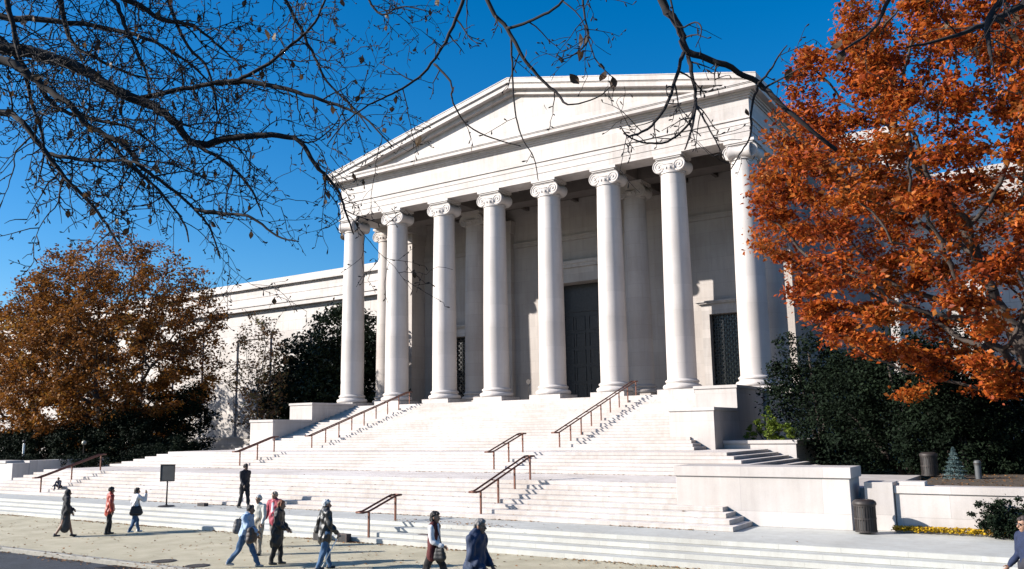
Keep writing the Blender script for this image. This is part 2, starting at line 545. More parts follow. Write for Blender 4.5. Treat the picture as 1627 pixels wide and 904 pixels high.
# entablature
EX0, EX1, EY = -.72, 31.50, -.76
YB = 12.0
def ring(q, ox, z0, z1):
    """beam course round front and both sides, pushed out by ox"""
    q.box(EX0-ox, EX1+ox, EY-ox, EY+1.5, z0, z1)
    q.box(EX0-ox, EX0+1.5, EY+1.5, YB, z0, z1)
    q.box(EX1-1.5, EX1+ox, EY+1.5, YB, z0, z1)
q = MB()
ring(q, 0, 14.19, 14.62); ring(q, .035, 14.62, 15.06); ring(q, .07, 15.06, 15.36); ring(q, .15, 15.36, 15.5)
mp('architrave', q, M['marble_plain'])
q = MB(); ring(q, .02, 15.5, 16.62)
mp('frieze', q, M['marble_plain'])
q = MB(); ring(q, .10, 16.62, 16.74); ring(q, .2, 16.74, 16.86); ring(q, .28, 16.86, 16.98)
ring(q, .66, 16.98, 17.2); ring(q, .70, 17.2, 17.26); ring(q, .74, 17.26, 17.4)
mp('cornice', q, M['marble_plain'], bevel=.008)
# tympanum
AX = (EX0+EX1)/2; AZ = 21.55
xl, xr = EX0-.74, EX1+.74
sl = (AZ-17.72)/(AX-xl)
def rake(y0, y1, zoff_top, zoff_bot, ext=0.0):
    q = MB()
    for s in (-1, 1):
        xe = xl-ext if s < 0 else xr+ext
        ze = 17.72-sl*ext
        # lower line must not dip under the flat cornice
        zb0 = ze+zoff_bot
        pts = [(AX, AZ+zoff_bot), (AX, AZ+zoff_top), (xe, ze+zoff_top)]
        if zb0 < 17.403:
            xm = xe + s*-1*(17.403-zb0)/sl
            if ze+zoff_top > 17.403:
                pts += [(xe, 17.403), (xm, 17.403)]
            else:
                xm2 = xe + s*-1*(17.403-(ze+zoff_top))/sl
                pts = [(AX, AZ+zoff_bot), (AX, AZ+zoff_top), (xm2, 17.403), (xm, 17.403)]
        else: pts += [(xe, zb0)]
        if s < 0: pts = pts[::-1]
        q.prism_y(pts[::-1] if s < 0 else pts[::-1], y0, y1)
    return q
mp('tympanum', MB().prism_y([(EX0+.5,17.395),(EX1-.5,17.395),(AX,AZ-.55)], EY+.05, EY+1.2), M['marble_plain'])
fr = EY-.66
mp('raking_cornice', MB().add(*(lambda a: (a.v, a.f))(rake(fr+.38, 1.0, -.72, -1.02))).add(*(lambda a: (a.v, a.f))(rake(fr+.0, 1.0, -.42, -.72))).add(*(lambda a: (a.v, a.f))(rake(fr-.04, 1.0, -.36, -.42))).add(*(lambda a: (a.v, a.f))(rake(fr-.12, 1.0, -.06, -.36))).add(*(lambda a: (a.v, a.f))(rake(fr-.15, 1.0, 0.0, -.06))), M['marble_plain'])
q = MB().prism_y([(xl+.1,17.41),(xr-.1,17.41),(xr-.1,17.62),(AX,AZ-.08),(xl+.1,17.62)], 1.0, YB+6)
mp('roof', q, pmat('lead_roof', (.38,.37,.36), .15, 2, .7))

# portico ceiling with beams
q = MB().box(EX0+1.5, EX1-1.5, EY+1.5, 8.0, 15.2, 15.4)
for x in (8.8, 22.0): q.box(x-.6, x+.6, EY+1.5, 7.4, 14.2, 15.2)
q.box(EX0+1.5, EX1-1.5, 3.2, 4.6, 14.195, 15.19)
for x in np.arange(2.2, 30, 2.2):
    if min(abs(x-8.8), abs(x-22)) > .9:
        q.box(x-.12, x+.12, EY+1.5, 3.2, 14.9, 15.2); q.box(x-.12, x+.12, 4.6, 8.0, 14.9, 15.2)
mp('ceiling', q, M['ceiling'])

# back wall with three openings
DX0, DX1, DZ = 13.2, 17.6, 8.75
WL = [(3.2, 5.4), (25.4, 27.6)]
q = MB()
YW = 8.0
zz = 15.2
q.box(EX0, WL[0][0], YW, YW+1.3, -.3, zz); q.box(WL[0][0], WL[0][1], YW, YW+1.3, 5.4, zz)
q.box(WL[0][1], DX0, YW, YW+1.3, -.3, zz); q.box(DX0, DX1, YW, YW+1.3, DZ, zz)
q.box(DX1, WL[1][0], YW, YW+1.3, -.3, zz); q.box(WL[1][0], WL[1][1], YW, YW+1.3, 5.4, zz)
q.box(WL[1][1], EX1, YW, YW+1.3, -.3, zz)
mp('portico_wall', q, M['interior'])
q = MB()                                   # string course and wall frieze
q.box(EX0, EX1, YW-.10, YW-.002, 12.0, 12.25); q.box(EX0, EX1, YW-.16, YW-.002, 12.25, 12.4)
mp('string_course', q, M['interior'])
for a, b in ((EX0+.02, .56), (30.24, EX1-.02)):
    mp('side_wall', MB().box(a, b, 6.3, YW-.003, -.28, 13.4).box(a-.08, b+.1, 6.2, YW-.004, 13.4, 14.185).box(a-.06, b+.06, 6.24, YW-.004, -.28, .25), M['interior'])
for x in (8.8, 22.0):
    q = MB().box(x-.8, x+.8, YW-.5, YW-.003, -.28, 13.2).box(x-.95, x+.95, YW-.62, YW-.004, 13.2, 14.19).box(x-.92, x+.92, YW-.6, YW-.004, -.28, .25)
    mp('pilaster', q, M['interior'])
# door surrounds, doors
def surround(x0, x1, zt, w, d, hood):
    q = MB()
    q.box(x0-w, x0, YW-d, YW-.002, -.28, zt+w); q.box(x1, x1+w, YW-d, YW-.002, -.28, zt+w)
    q.box(x0, x1, YW-d, YW-.002, zt, zt+w)
    q.box(x0-w-.05, x1+w+.05, YW-d-.02, YW-.003, zt+w+.002, zt+w+hood*.45)
    q.box(x0-w-.22, x1+w+.22, YW-d-.22, YW-.003, zt+w+hood*.45, zt+w+hood*.75)
    q.box(x0-w-.34, x1+w+.34, YW-d-.32, YW-.003, zt+w+hood*.75, zt+w+hood)
    return q
mp('door_surround', surround(DX0, DX1, DZ, .7, .14, .9), M['marble_plain'])
for a, b in WL: mp('window_surround', surround(a, b, 5.4, .55, .1, .35), M['marble_plain'])
# main bronze doors
door = empty('bronze_door', (CX-mus.location[0], 9.0-mus.location[1], -.28-mus.location[2])); door.parent = mus
q = MB().box(DX0, DX1, 9.0, 9.15, -.28, DZ)
mp('door_leaf', q, M['bronze_door'], door)
q = MB()
for s in (0, 1):
    x0 = DX0+.12+s*2.14
    for r in range(5):
        for c in range(2):
            xa = x0+.12+c*.98; za = .1+r*1.28
            q.box(xa, xa+.84, 8.95, 8.998, za, za+.06); q.box(xa, xa+.84, 8.95, 8.998, za+1.02, za+1.08)
            q.box(xa, xa+.06, 8.95, 8.998, za+.06, za+1.02); q.box(xa+.78, xa+.84, 8.95, 8.998, za+.06, za+1.02)
q.box(DX0, DX1, 8.92, 8.998, 6.62, 6.9)
mp('door_moulding', q, M['bronze_door'], door)
# side windows with bronze grilles
for a, b in WL:
    w = empty('window', ((a+b)/2-mus.location[0], 8.6-mus.location[1], -.28-mus.location[2])); w.parent = mus
    mp('pane', MB().box(a, b, 8.55, 8.6, -.28, 5.4), M['glass'], w)
    q = MB()
    for i in range(13):
        x = a+(b-a)*i/12
        q.box(x-.02, x+.02, 8.44, 8.48, -.28, 5.4)
    for j in range(30):
        z = -.2+5.55*j/29
        if z < 5.38: q.box(a, b, 8.405, 8.435, z-.018, z+.018)
    for i in range(12):
        for j in range(29):
            if (i+j) % 2 == 0:
                q.ball((a+(b-a)*(i+.5)/12, 8.42, -.2+5.55*(j+.5)/29), .06, 6, 4, (1,.4,1))
    mp('grille', q, pmat('bronze_grille', (.06,.06,.062), .3, 20, .3, metal=.7), w)

# central block, attic and wings
mp('central_block', MB().box(-6.9, 37.7, 12.0, 46, -4.2, 16.2).box(EX0+.02, -.0, 9.3, 11.99, -4.2, 14.1).box(EX1-.72, EX1-.02, 9.3, 11.99, -4.2, 14.1), M['wing'])
q = MB().box(-7.1, 37.9, 11.8, 46.2, 16.2, 16.45).box(-7.4, 38.2, 11.5, 46.5, 16.45, 16.8).box(-6.8, 37.6, 12.1, 46, 16.8, 17.6)
mp('attic', q, M['marble_plain'])
for s in (-1, 1):
    def X(a, b): return sorted((CX+s*a, CX+s*b))
    x0, x1 = X(21.0, 92.0)
    q = MB().box(x0, x1, 10.0, 11.99, -4.3, 9.9)
    mp('wing_wall', q, M['wing'])
    q = MB().box(x0, x1, 9.9, 12, 9.9, 10.15).box(x0, x1, 9.45, 12, 10.15, 10.55).box(x0, x1, 9.36, 12, 10.55, 10.8)
    mp('wing_cornice', q, M['marble_plain'])
    q = MB().box(x0, x1, 9.9, 40, 10.8, 12.3).box(x0, x1, 9.78, 40.1, 12.3, 12.42).box(x0, x1, 9.55, 40.3, 12.42, 12.58).box(x0, x1, 10.0, 40, 12.58, 13.25)
    q.box(x0, x1, 9.86, 9.9, 11.5, 11.62)
    mp('wing_parapet', q, M['marble_plain'])
    for k in range(6):                      # shallow blind niches along the wing
        a = 25.5+k*10.5
        xa, xb = X(a, a+5.2)
        q = MB().box(xa, xa+.25, 9.86, 9.998, -2.5, 7.6).box(xb-.25, xb, 9.86, 9.998, -2.5, 7.6).box(xa+.25, xb-.25, 9.86, 9.998, 7.3, 7.6)
        q.box(xa-.1, xb+.1, 9.8, 9.998, 7.602, 7.85)
        mp('niche_frame', q, M['marble_plain'])
    q = MB().box(x0, x1, 9.75, 9.99, -4.3, -2.6).box(x0, x1, 9.68, 9.99, -2.6, -2.42)
    mp('wing_plinth', q, M['wing'])

# ================================================================== TREES AND PLANTS
def grow_tree(seed, base, trunk_h, centre, rad, n_att, step, kill, infl, lean=(0,0), shape=None, up=.0, iters=140):
    """space colonisation: returns nodes, parents"""
    g = np.random.default_rng(seed)
    pts = []
    while len(pts) < n_att:
        p = g.uniform(-1, 1, (n_att*2, 3))
        d = np.linalg.norm(p, axis=1)
        p = p[(d < 1) & (g.random(len(p)) < .25+.75*d**1.5)]
        q = p*np.array(rad)+np.array(centre)
        if shape is not None: q = q[shape(q, g)]
        pts += list(q)
    A = np.array(pts[:n_att])
    nodes = []; par = []
    n_t = max(2, int(trunk_h/step))
    for i in range(n_t+1):
        t = i/n_t
        nodes.append(np.array(base)+np.array((lean[0]*t**1.5, lean[1]*t**1.5, trunk_h*t))+np.array((g.normal(0,.04),g.normal(0,.04),0))*min(1,i))
        par.append(i-1)
    nd = np.full(len(A), 1e9); ni = np.zeros(len(A), int)
    start = max(0, n_t-3); newidx = list(range(start, len(nodes)))
    alive = np.ones(len(A), bool)
    for it in range(iters):
        if not newidx: break
        N = np.array([nodes[i] for i in newidx])
        d = np.linalg.norm(A[:,None,:]-N[None,:,:], axis=2)
        j = d.argmin(1); dm = d[np.arange(len(A)), j]
        b = dm < nd
        nd[b] = dm[b]; ni[b] = np.array(newidx)[j[b]]
        alive &= nd > kill
        if not alive.any(): break
        act = alive & (nd < (infl if it > 12 else 1e9))
        if not act.any(): break
        newidx = []
        for k in np.unique(ni[act]):
            sel = act & (ni == k)
            v = A[sel]-nodes[k]; v /= np.linalg.norm(v, axis=1)[:,None]+1e-9
            dv = v.mean(0)+g.normal(0, .14, 3)+np.array((0,0,up))
            L = np.linalg.norm(dv)
            if L < 1e-3: continue
            nodes.append(nodes[k]+dv/L*step); par.append(int(k)); newidx.append(len(nodes)-1)
    return np.array(nodes), np.array(par)

def tree_radii(nodes, par, r_trunk, r_tip, ex=2.2):
    n = len(nodes); r = np.zeros(n); kids = np.zeros(n, int)
    for i in range(n-1, 0, -1):
        if r[i] == 0: r[i] = r_tip**ex
        r[par[i]] += r[i]; kids[par[i]] += 1
    r = r**(1/ex)
    k = r_trunk/r[0]
    if k < 1: r = np.maximum(r*k, r_tip)
    else: r = r_tip+(r-r_tip)*(r_trunk-r_tip)/max(r[0]-r_tip, 1e-6)
    return r, kids

def tubes_np(P0, P1, R0, R1, seg=5):
    """many frustums at once"""
    t = P1-P0; L = np.linalg.norm(t, axis=1, keepdims=True); t = t/(L+1e-9)
    P0 = P0-t*R0[:,None]*.3
    a = np.where(np.abs(t[:,2:3]) > .95, np.array([[1.,0,0]]), np.array([[0,0,1.]]))
    u = np.cross(t, a); u /= np.linalg.norm(u, axis=1, keepdims=True)+1e-9
    w = np.cross(t, u)
    n = len(P0); V = np.zeros((n, 2, seg, 3))
    for k in range(seg):
        an = 2*math.pi*k/seg
        o = u*math.cos(an)+w*math.sin(an)
        V[:,0,k] = P0+o*R0[:,None]; V[:,1,k] = P1+o*R1[:,None]
    b = (np.arange(n)*2*seg)[:,None]
    F = []
    for k in range(seg):
        k2 = (k+1) % seg
        F.append(np.stack([b[:,0]+k, b[:,0]+k2, b[:,0]+seg+k2, b[:,0]+seg+k], 1))
    return V.reshape(-1,3), np.concatenate(F)

def leaves_np(C, size, g, up=.5, jitter=.5, aspect=.6, droop=0.0, fold=.25):
    """one folded rhombus per centre"""
    n = len(C)
    nr = g.normal(0, 1, (n,3)); nr[:,2] = np.abs(nr[:,2])+up; nr /= np.linalg.norm(nr, axis=1, keepdims=True)
    d = g.normal(0, 1, (n,3)); d[:,2] -= droop; d -= nr*(d*nr).sum(1, keepdims=True); d /= np.linalg.norm(d, axis=1, keepdims=True)+1e-9
    w = np.cross(nr, d)
    s = size*(1+jitter*g.uniform(-1, 1, n))[:,None]
    V = np.zeros((n,4,3))
    V[:,0] = C-d*s*.5
    V[:,1] = C+w*s*aspect*.5+nr*s*fold*.5
    V[:,2] = C+d*s*.5
    V[:,3] = C-w*s*aspect*.5+nr*s*fold*.5
    b = np.arange(n)*4
    F = np.concatenate([np.stack([b,b+1,b+2],1), np.stack([b,b+2,b+3],1)])
    return V.reshape(-1,3), F

def big_tree(name, label, cat, seed, base, trunk_h, centre, rad, r_trunk, n_att, step, kill, infl, lmat, bmat, n_leaf, lsize, spread, shape=None, leaf_prob=None, lean=(0,0), group=None, tip=.012, droop=.3, clump=.8):
    g = np.random.default_rng(seed+100)
    root = empty(name, base, label, cat, group)
    nodes, par = grow_tree(seed, (0,0,0), trunk_h, np.array(centre)-np.array(base), rad, n_att, step, kill, infl, lean, None if shape is None else (lambda q, gg: shape(q+np.array(base), gg)))
    r, kids = tree_radii(nodes, par, r_trunk, tip)
    i = np.arange(1, len(nodes))
    V, F = tubes_np(nodes[par[i]], nodes[i], np.minimum(r[par[i]], r[i]*1.6), r[i], 6)
    raw_mesh('trunk', V, F, bmat, root)
    cand = np.where((r < tip*3.2) & (np.arange(len(nodes)) > 6))[0]
    w = np.ones(len(cand))
    if leaf_prob is not None: w = leaf_prob(nodes[cand]+np.array(base))
    # clumpy: each twig carries its own density
    w = w*np.exp(g.normal(0, clump, len(cand))); w /= w.sum()
    k = g.choice(cand, n_leaf, p=w*.68+.32/len(cand))
    C = nodes[k]+g.normal(0, spread, (n_leaf,3))*np.array((1,1,.5))
    V, F = leaves_np(C, lsize, g, droop=droop, jitter=.65)
    raw_mesh('crown', V, F, lmat, root)
    return root

M['leaf_red'] = leaf_mat('oak_leaf_orange', [(.06,.014,.007),(.20,.034,.009),(.36,.066,.012),(.48,.115,.016),(.40,.14,.026),(.13,.04,.014)], .4)
M['leaf_gold'] = leaf_mat('oak_leaf_brown', [(.045,.021,.009),(.105,.042,.012),(.195,.073,.016),(.285,.12,.021),(.155,.05,.016),(.33,.175,.03)], .35, nscale=.18)
M['leaf_dark'] = leaf_mat('evergreen_leaf', [(.003,.006,.003),(.005,.010,.005),(.008,.0155,.007),(.012,.021,.010)], .05, .8, .5, .12)
M['leaf_magnolia'] = leaf_mat('magnolia_leaf', [(.004,.008,.0035),(.007,.014,.006),(.012,.022,.009),(.019,.031,.013)], .05, .6, .5, .25)
M['leaf_lime'] = leaf_mat('yellow_green_leaf', [(.05,.09,.012),(.11,.16,.02),(.18,.22,.035)], .35, .5, .8)
M['leaf_pale'] = leaf_mat('thin_autumn_leaf', [(.10,.045,.025),(.2,.10,.05),(.28,.17,.07),(.2,.19,.07)], .35, .5, .5)
M['needle_blue'] = leaf_mat('blue_needle', [(.05,.085,.085),(.09,.14,.145),(.14,.2,.205)], .1, .6, 1.0)
M['flower'] = leaf_mat('yellow_flower', [(.36,.19,.008),(.46,.28,.01),(.5,.34,.025)], .25, .6, 1.5)
M['litter'] = leaf_mat('fallen_leaf', [(.10,.05,.02),(.2,.09,.03),(.32,.15,.05),(.25,.17,.09)], .1, .8, .6)

# big orange oak on the right
def oak_shape(q, g):
    px = (q-CAM)@RT/((q-CAM)@FW)
    n = np.sin(q[:,0]*1.3+1.0)*np.sin(q[:,1]*1.1+.5)*np.sin(q[:,2]*1.5+2.)
    return n > -.22
big_tree('oak_tree', 'large oak tree in bright orange autumn leaf at the right', 'tree', 21,
         (45.1, -12.6, -4.15), 4.4, (43.1, -13.3, 6.5), (8.1, 6.8, 8.4), .42, 1500, .42, .75, 5.0,
         M['leaf_red'], M['bark'], 125000, .175, .26, shape=oak_shape, lean=(-.9,.2), clump=1.15)
# brown oak on the left
def gold_prob(p):
    top = np.clip((p[:,2]-8.0)/5.0, 0, 1)
    right = np.clip((p[:,0]+17)/5.0, 0, 1)
    return (1-.72*top)*(1-.5*right*np.clip((p[:,2])/4,0,1))
big_tree('oak_tree', 'wide oak tree with thinning golden brown leaves before the left wing', 'tree', 33,
         (-23.0, -6.0, -4.1), 3.6, (-22.6, -6.0, 5.2), (12.4, 8.0, 9.9), .45, 1700, .5, .85, 5.5,
         M['leaf_gold'], M['bark'], 80000, .25, .38, shape=lambda q, g: (np.sin(q[:,0]*.9)*np.sin(q[:,1]*1.0+.5)*np.sin(q[:,2]*1.1+1) > -.3), leaf_prob=gold_prob, tip=.022)
big_tree('oak_tree', 'brown oak tree at the far left edge, half out of the picture', 'tree', 37,
         (-38.5, -4.0, -4.1), 3.6, (-38.0, -4.0, 4.0), (8.5, 7.0, 7.8), .4, 800, .55, .95, 5.5,
         M['leaf_gold'], M['bark'], 20000, .30, .42, tip=.022)
big_tree('small_tree', 'thin almost leafless small tree before the white wing wall left of the magnolia', 'tree', 41,
         (-9.5, -1.0, -4.1), 2.2, (-9.6, -1.0, 2.6), (2.6, 2.4, 5.6), .10, 330, .32, .5, 4.0,
         M['leaf_pale'], M['bark_grey'], 4200, .2, .30, tip=.007)

def shrub(name, label, cat, seed, base, blobs, n_leaf, lsize, lmat, stem=.08, group=None, up=.4, noise=.22, fill=.35, aspect=.55):
    """blobs: (dx,dy,dz,rx,ry,rz) relative to base; leaves sit on lumpy shells with loose ends"""
    g = np.random.default_rng(seed)
    root = empty(name, base, label, cat, group)
    B = np.array(blobs, float)
    area = (B[:,3]*B[:,5]+B[:,3]*B[:,4]+B[:,4]*B[:,5]); pr = area/area.sum()
    nc = max(60, n_leaf//55)             # sprays first, then leaves round each spray
    k = g.choice(len(B), nc, p=pr)
    d = g.normal(0, 1, (nc,3)); d /= np.linalg.norm(d, axis=1, keepdims=True)
    lump = np.sin(d[:,0]*6.2+k*1.7)*np.sin(d[:,1]*6.2+k*.9+1)+np.sin(d[:,2]*7+k*2.3)*.6
    rad = 1+noise*.55*lump-np.abs(g.normal(0, fill*.45, nc))+.07*g.normal(0,1,nc)
    S = B[k,:3]+d*B[k,3:]*rad[:,None]
    sr = B[k,3:].mean(1)*g.uniform(.10,.24,nc)
    j = g.choice(nc, n_leaf, p=(sr**1.5)/(sr**1.5).sum())
    C = S[j]+g.normal(0, 1, (n_leaf,3))*(sr[j]*.62)[:,None]*np.array((1,1,.75))
    C = C[C[:,2] > .02]
    V, F = leaves_np(C, lsize, g, up=up, aspect=aspect)
    raw_mesh('foliage', V, F, lmat, root)
    q = MB()
    for b in B[:6]:
        q.tube([(b[0]*.15,b[1]*.15,-.1),(b[0]*.5,b[1]*.5,b[2]*.5),(b[0],b[1],b[2]+.2*b[5])],[stem,stem*.7,stem*.3],6)
    q.build('stem', M['bark'], root, smooth=True)
    return root

# magnolia behind the first column
shrub('magnolia_tree', 'dark glossy evergreen magnolia behind the leftmost column', 'tree', 5, (-7.6, 5.0, -4.2),
      [(0,0,4.4,4.4,3.6,4.6),(1.6,0,8.2,3.2,3,4.2),(-3.4,0,4.0,3.6,3.2,4.2),(3.6,0,5.5,3.4,3,5.2),(-2.0,-.5,6.5,3.0,2.6,3.4),(.5,0,10.2,1.8,1.8,2.4),(4.8,0,9.0,2.0,2.0,2.6),(-4.6,-.3,2.6,3.0,2.4,2.8),(-2.6,-.4,8.2,2.2,2,2.4)],
      66000, .31, M['leaf_magnolia'], .22, noise=.3)
# evergreens right of the stairs
shrub('holly_tree', 'dark green holly tree beside the rightmost column above the planter', 'tree', 6, (35.2, -4.0, -4.2),
      [(0,0,2.6,2.5,2.4,3.0),(-1.2,.3,4.6,1.3,1.3,2.2),(1.8,0,2.8,2.3,2.2,2.9),(-.5,0,5.2,1.2,1.2,1.8)], 24000, .17, M['leaf_dark'], .14, noise=.3)
shrub('yew_tree', 'broad black green yew under the orange oak', 'tree', 7, (39.5, -7.5, -4.2),
      [(0,0,2.2,2.6,2.2,2.9),(-2.4,.2,2.0,2.2,2,2.6),(2.0,.4,2.0,2.2,2,2.6),(-.6,0,4.2,2.2,2.0,1.8)], 30000, .14, M['leaf_dark'], .14)
shrub('yew_tree', 'dark rounded yew standing against the pale wall at the right edge', 'tree', 8, (43.2, -7.0, -4.2),
      [(0,0,1.4,1.5,1.4,1.6),(-1.1,.1,2.0,1.2,1.2,1.5),(1.6,0,.8,1.6,1.2,1.0),(3.2,0,.6,1.5,1.2,.9)], 17000, .13, M['leaf_dark'], .1)
shrub('shrub', 'bright yellow green shrub behind the planter wall', 'shrub', 9, (33.35, -7.3, -2.9),
      [(0,.1,.55,.6,.4,.6),(-.55,.2,.45,.5,.4,.5),(.75,.0,.4,.6,.4,.42),(.05,.1,1.05,.35,.3,.5)], 5200, .10, M['leaf_lime'], .05)
shrub('shrub', 'dark clipped shrub at the right edge in front of the pale wall', 'shrub', 10, (43.95, -21.9, -5.16),
      [(0,0,.5,.85,.6,.5),(-.5,0,.58,.5,.5,.4),(.9,0,.5,.8,.6,.55),(.1,0,.35,.7,.5,.34)], 9500, .075, M['leaf_dark'], .06, noise=.25)
shrub('yew_tree', 'tall dark yew rising behind the globe lamp under the orange crown', 'tree', 83, (42.0, -5.0, -4.15),
      [(0,0,2.6,2.6,2,3.0),(-2.6,.2,2.8,2.0,1.8,3.0),(2.4,0,2.0,2.0,1.8,2.4),(-1.0,0,5.0,1.8,1.6,1.8)], 24000, .15, M['leaf_dark'], .12)
shrub('yew_tree', 'dark spreading yew around the foot of the orange oak', 'tree', 82, (41.9, -10.4, -4.2),
      [(0,0,1.3,1.3,1.2,1.7),(-1.2,.3,1.6,1.2,1.2,2.0),(1.0,.2,1.2,1.1,1,1.5),(-.3,0,2.5,1.1,1,1.2)], 19000, .13, M['leaf_dark'], .1)
# hedge and hollies under the brown oak
hd = [(-30.5,-9.5,'dark low evergreen bush left of the white lamp globe'),(-25.2,-10.3,'dark rounded bush behind the globe lamp under the brown oak'),(-20.2,-9.6,'dark evergreen bush under the middle of the brown oak'),
      (-15.6,-8.6,'tall dark evergreen bush at the right end below the brown oak'),(-11.8,-7.6,'dark bush just left of the white upper pedestal of the stairs')]
for i, (x, y, lb) in enumerate(hd):
    hgt = (2.3, 2.5, 2.7, 3.6, 1.7)[i]
    shrub('bush', lb, 'bush', 50+i, (x, y, -4.15), [(0,0,hgt*.5,2.7,1.7,hgt*.55),(-1.4,.2,hgt*.45,1.6,1.4,hgt*.5),(1.4,.1,hgt*.5,1.6,1.4,hgt*.52)], 11000, .18, M['leaf_dark'], .1, group='evergreen bushes below the left oaks')
for i, (x, y, h, lb) in enumerate([(-13.4,-17.8,.75,'low clipped bush behind the first lower steps at the left'),(-19.5,-16.5,.9,'low round bush behind the white wall end at far left'),(-8.6,-16.0,.8,'low dark bush behind the left end of the middle flight'),(-6.5,-12.2,1.1,'dark bush touching the left end of the upper landing')]):
    shrub('bush', lb, 'bush', 70+i, (x, y, -4.15), [(0,0,h*.5,2.0,1.1,h*.6),(1.3,0,h*.45,1.4,1,h*.5),(-1.3,0,h*.45,1.4,1,h*.5)], 6000, .12, M['leaf_dark'], .06, group='low bushes left of the stairs')
shrub('holly_tree', 'dark tall holly mass under the right side of the brown oak', 'tree', 80, (-14.8, -4.0, -4.15),
      [(0,0,2.6,2.6,2,3.0),(-3.0,0,2.4,2.6,2,2.8),(1.3,0,4.0,1.5,1.5,2.2)], 16000, .2, M['leaf_dark'], .14)
shrub('holly_tree', 'dark holly mass behind the trunk of the brown oak', 'tree', 81, (-26.0, -2.0, -4.15),
      [(0,0,2.4,4.0,2,2.8),(-4.5,0,2.2,3.4,2,2.6),(4.2,0,2.2,3.0,2,2.6)], 18000, .2, M['leaf_dark'], .14)

# small blue spruce
g = np.random.default_rng(3)
sp = empty('spruce', (41.85, -14.2, -4.2), 'small blue spruce planted behind the garden wall', 'tree')
C = []
for i in range(5200):
    t = g.random()**.75
    lay = (t*8) % 1.0
    rr = .52*(1-t)*(1-.42*lay)*math.sqrt(g.random()*.75+.25)
    a = g.random()*6.283
    C.append((rr*math.cos(a), rr*math.sin(a), .08+1.12*t-.05*lay))
V, F = leaves_np(np.array(C), .075, g, up=.1, aspect=.22)
raw_mesh('foliage', V, F, M['needle_blue'], sp)
MB().tube([(0,0,0),(0,0,.6),(0,0,1.15)],[.04,.025,.008],6).build('trunk', M['bark'], sp)

# yellow flower bed
n = 5200
fx = g.uniform(41.0, 47.0, n); fy = -21.62-(fx-40.85)*.0+g.normal(0,.11,n); fz = ZP+.05+g.random(n)*.125
V, F = leaves_np(np.stack([fx,fy,fz],1), .055, g, up=1.0, aspect=.9)
fo = raw_mesh('flower_bed', V, F, M['flower'], kind='stuff')
tag(fo, 'strip of yellow flowers along the foot of the garden wall', 'flowers')

# fallen leaves: gravel edge, kerb, landings, planting beds
def strip(n, x0, x1, y, sy, z, dens=None):
    x = g.uniform(x0, x1, n)
    keep = g.random(n) < np.clip(.5+.7*np.sin(x*.9+1)*np.sin(x*.37+2), .06, 1)
    x = x[keep]
    return np.stack([x, y+np.abs(g.normal(0, sy, len(x)))*-1, np.full(len(x), z)], 1)
L = [strip(2600,-12,41,-26.70,.13,ZG+.012), strip(1500,6,30,ROADY-.02,.18,ZG-.108), strip(500,10,30,ROADY+.3,.3,ZG+.012),
     strip(900,4,36,-23.54,.06,ZP+.01), strip(700,0,34,-16.13,.07,-4.044), strip(200,26,33,-24.6,.5,ZP+.01), strip(120,35.8,37.2,-21.9,.2,ZP+.012)]
xx = g.uniform(40.9,60,2600); yy = g.uniform(-20.4,-9,2600)
L.append(np.stack([xx,yy,np.full(2600,-4.085)],1))
xx = g.uniform(-40,-9.5,1500); yy = g.uniform(-19,-8,1500)
L.append(np.stack([xx,yy,np.full(1500,-4.135)],1))
xx = g.uniform(10,40,160); yy = g.uniform(-32,-24,160); zz_ = np.where(yy < -26.7, ZG+.012, np.where(yy > -25.3, ZP+.012, 99))
k_ = zz_ < 50
L.append(np.stack([xx[k_],yy[k_],zz_[k_]],1))
for i in range(8):                          # a few on the treads
    xx = g.uniform(0, 36, 26); L.append(np.stack([xx, -23.52+.4357*i+g.uniform(.05,.38,26), np.full(26, ZP+.1383*(i+1)+.012)],1))
xx = g.uniform(8,42,420); L.append(np.stack([xx, g.uniform(-32.6,-26.8,420), np.full(420, ZG+.012)],1))
L = np.concatenate(L)
V, F = leaves_np(L, .075, g, up=4.0, aspect=.7, fold=.35)
lf = raw_mesh('fallen_leaves', V, F, M['litter'], kind='stuff')
tag(lf, 'brown fallen leaves scattered along the edges of the steps, path and beds', 'leaves')

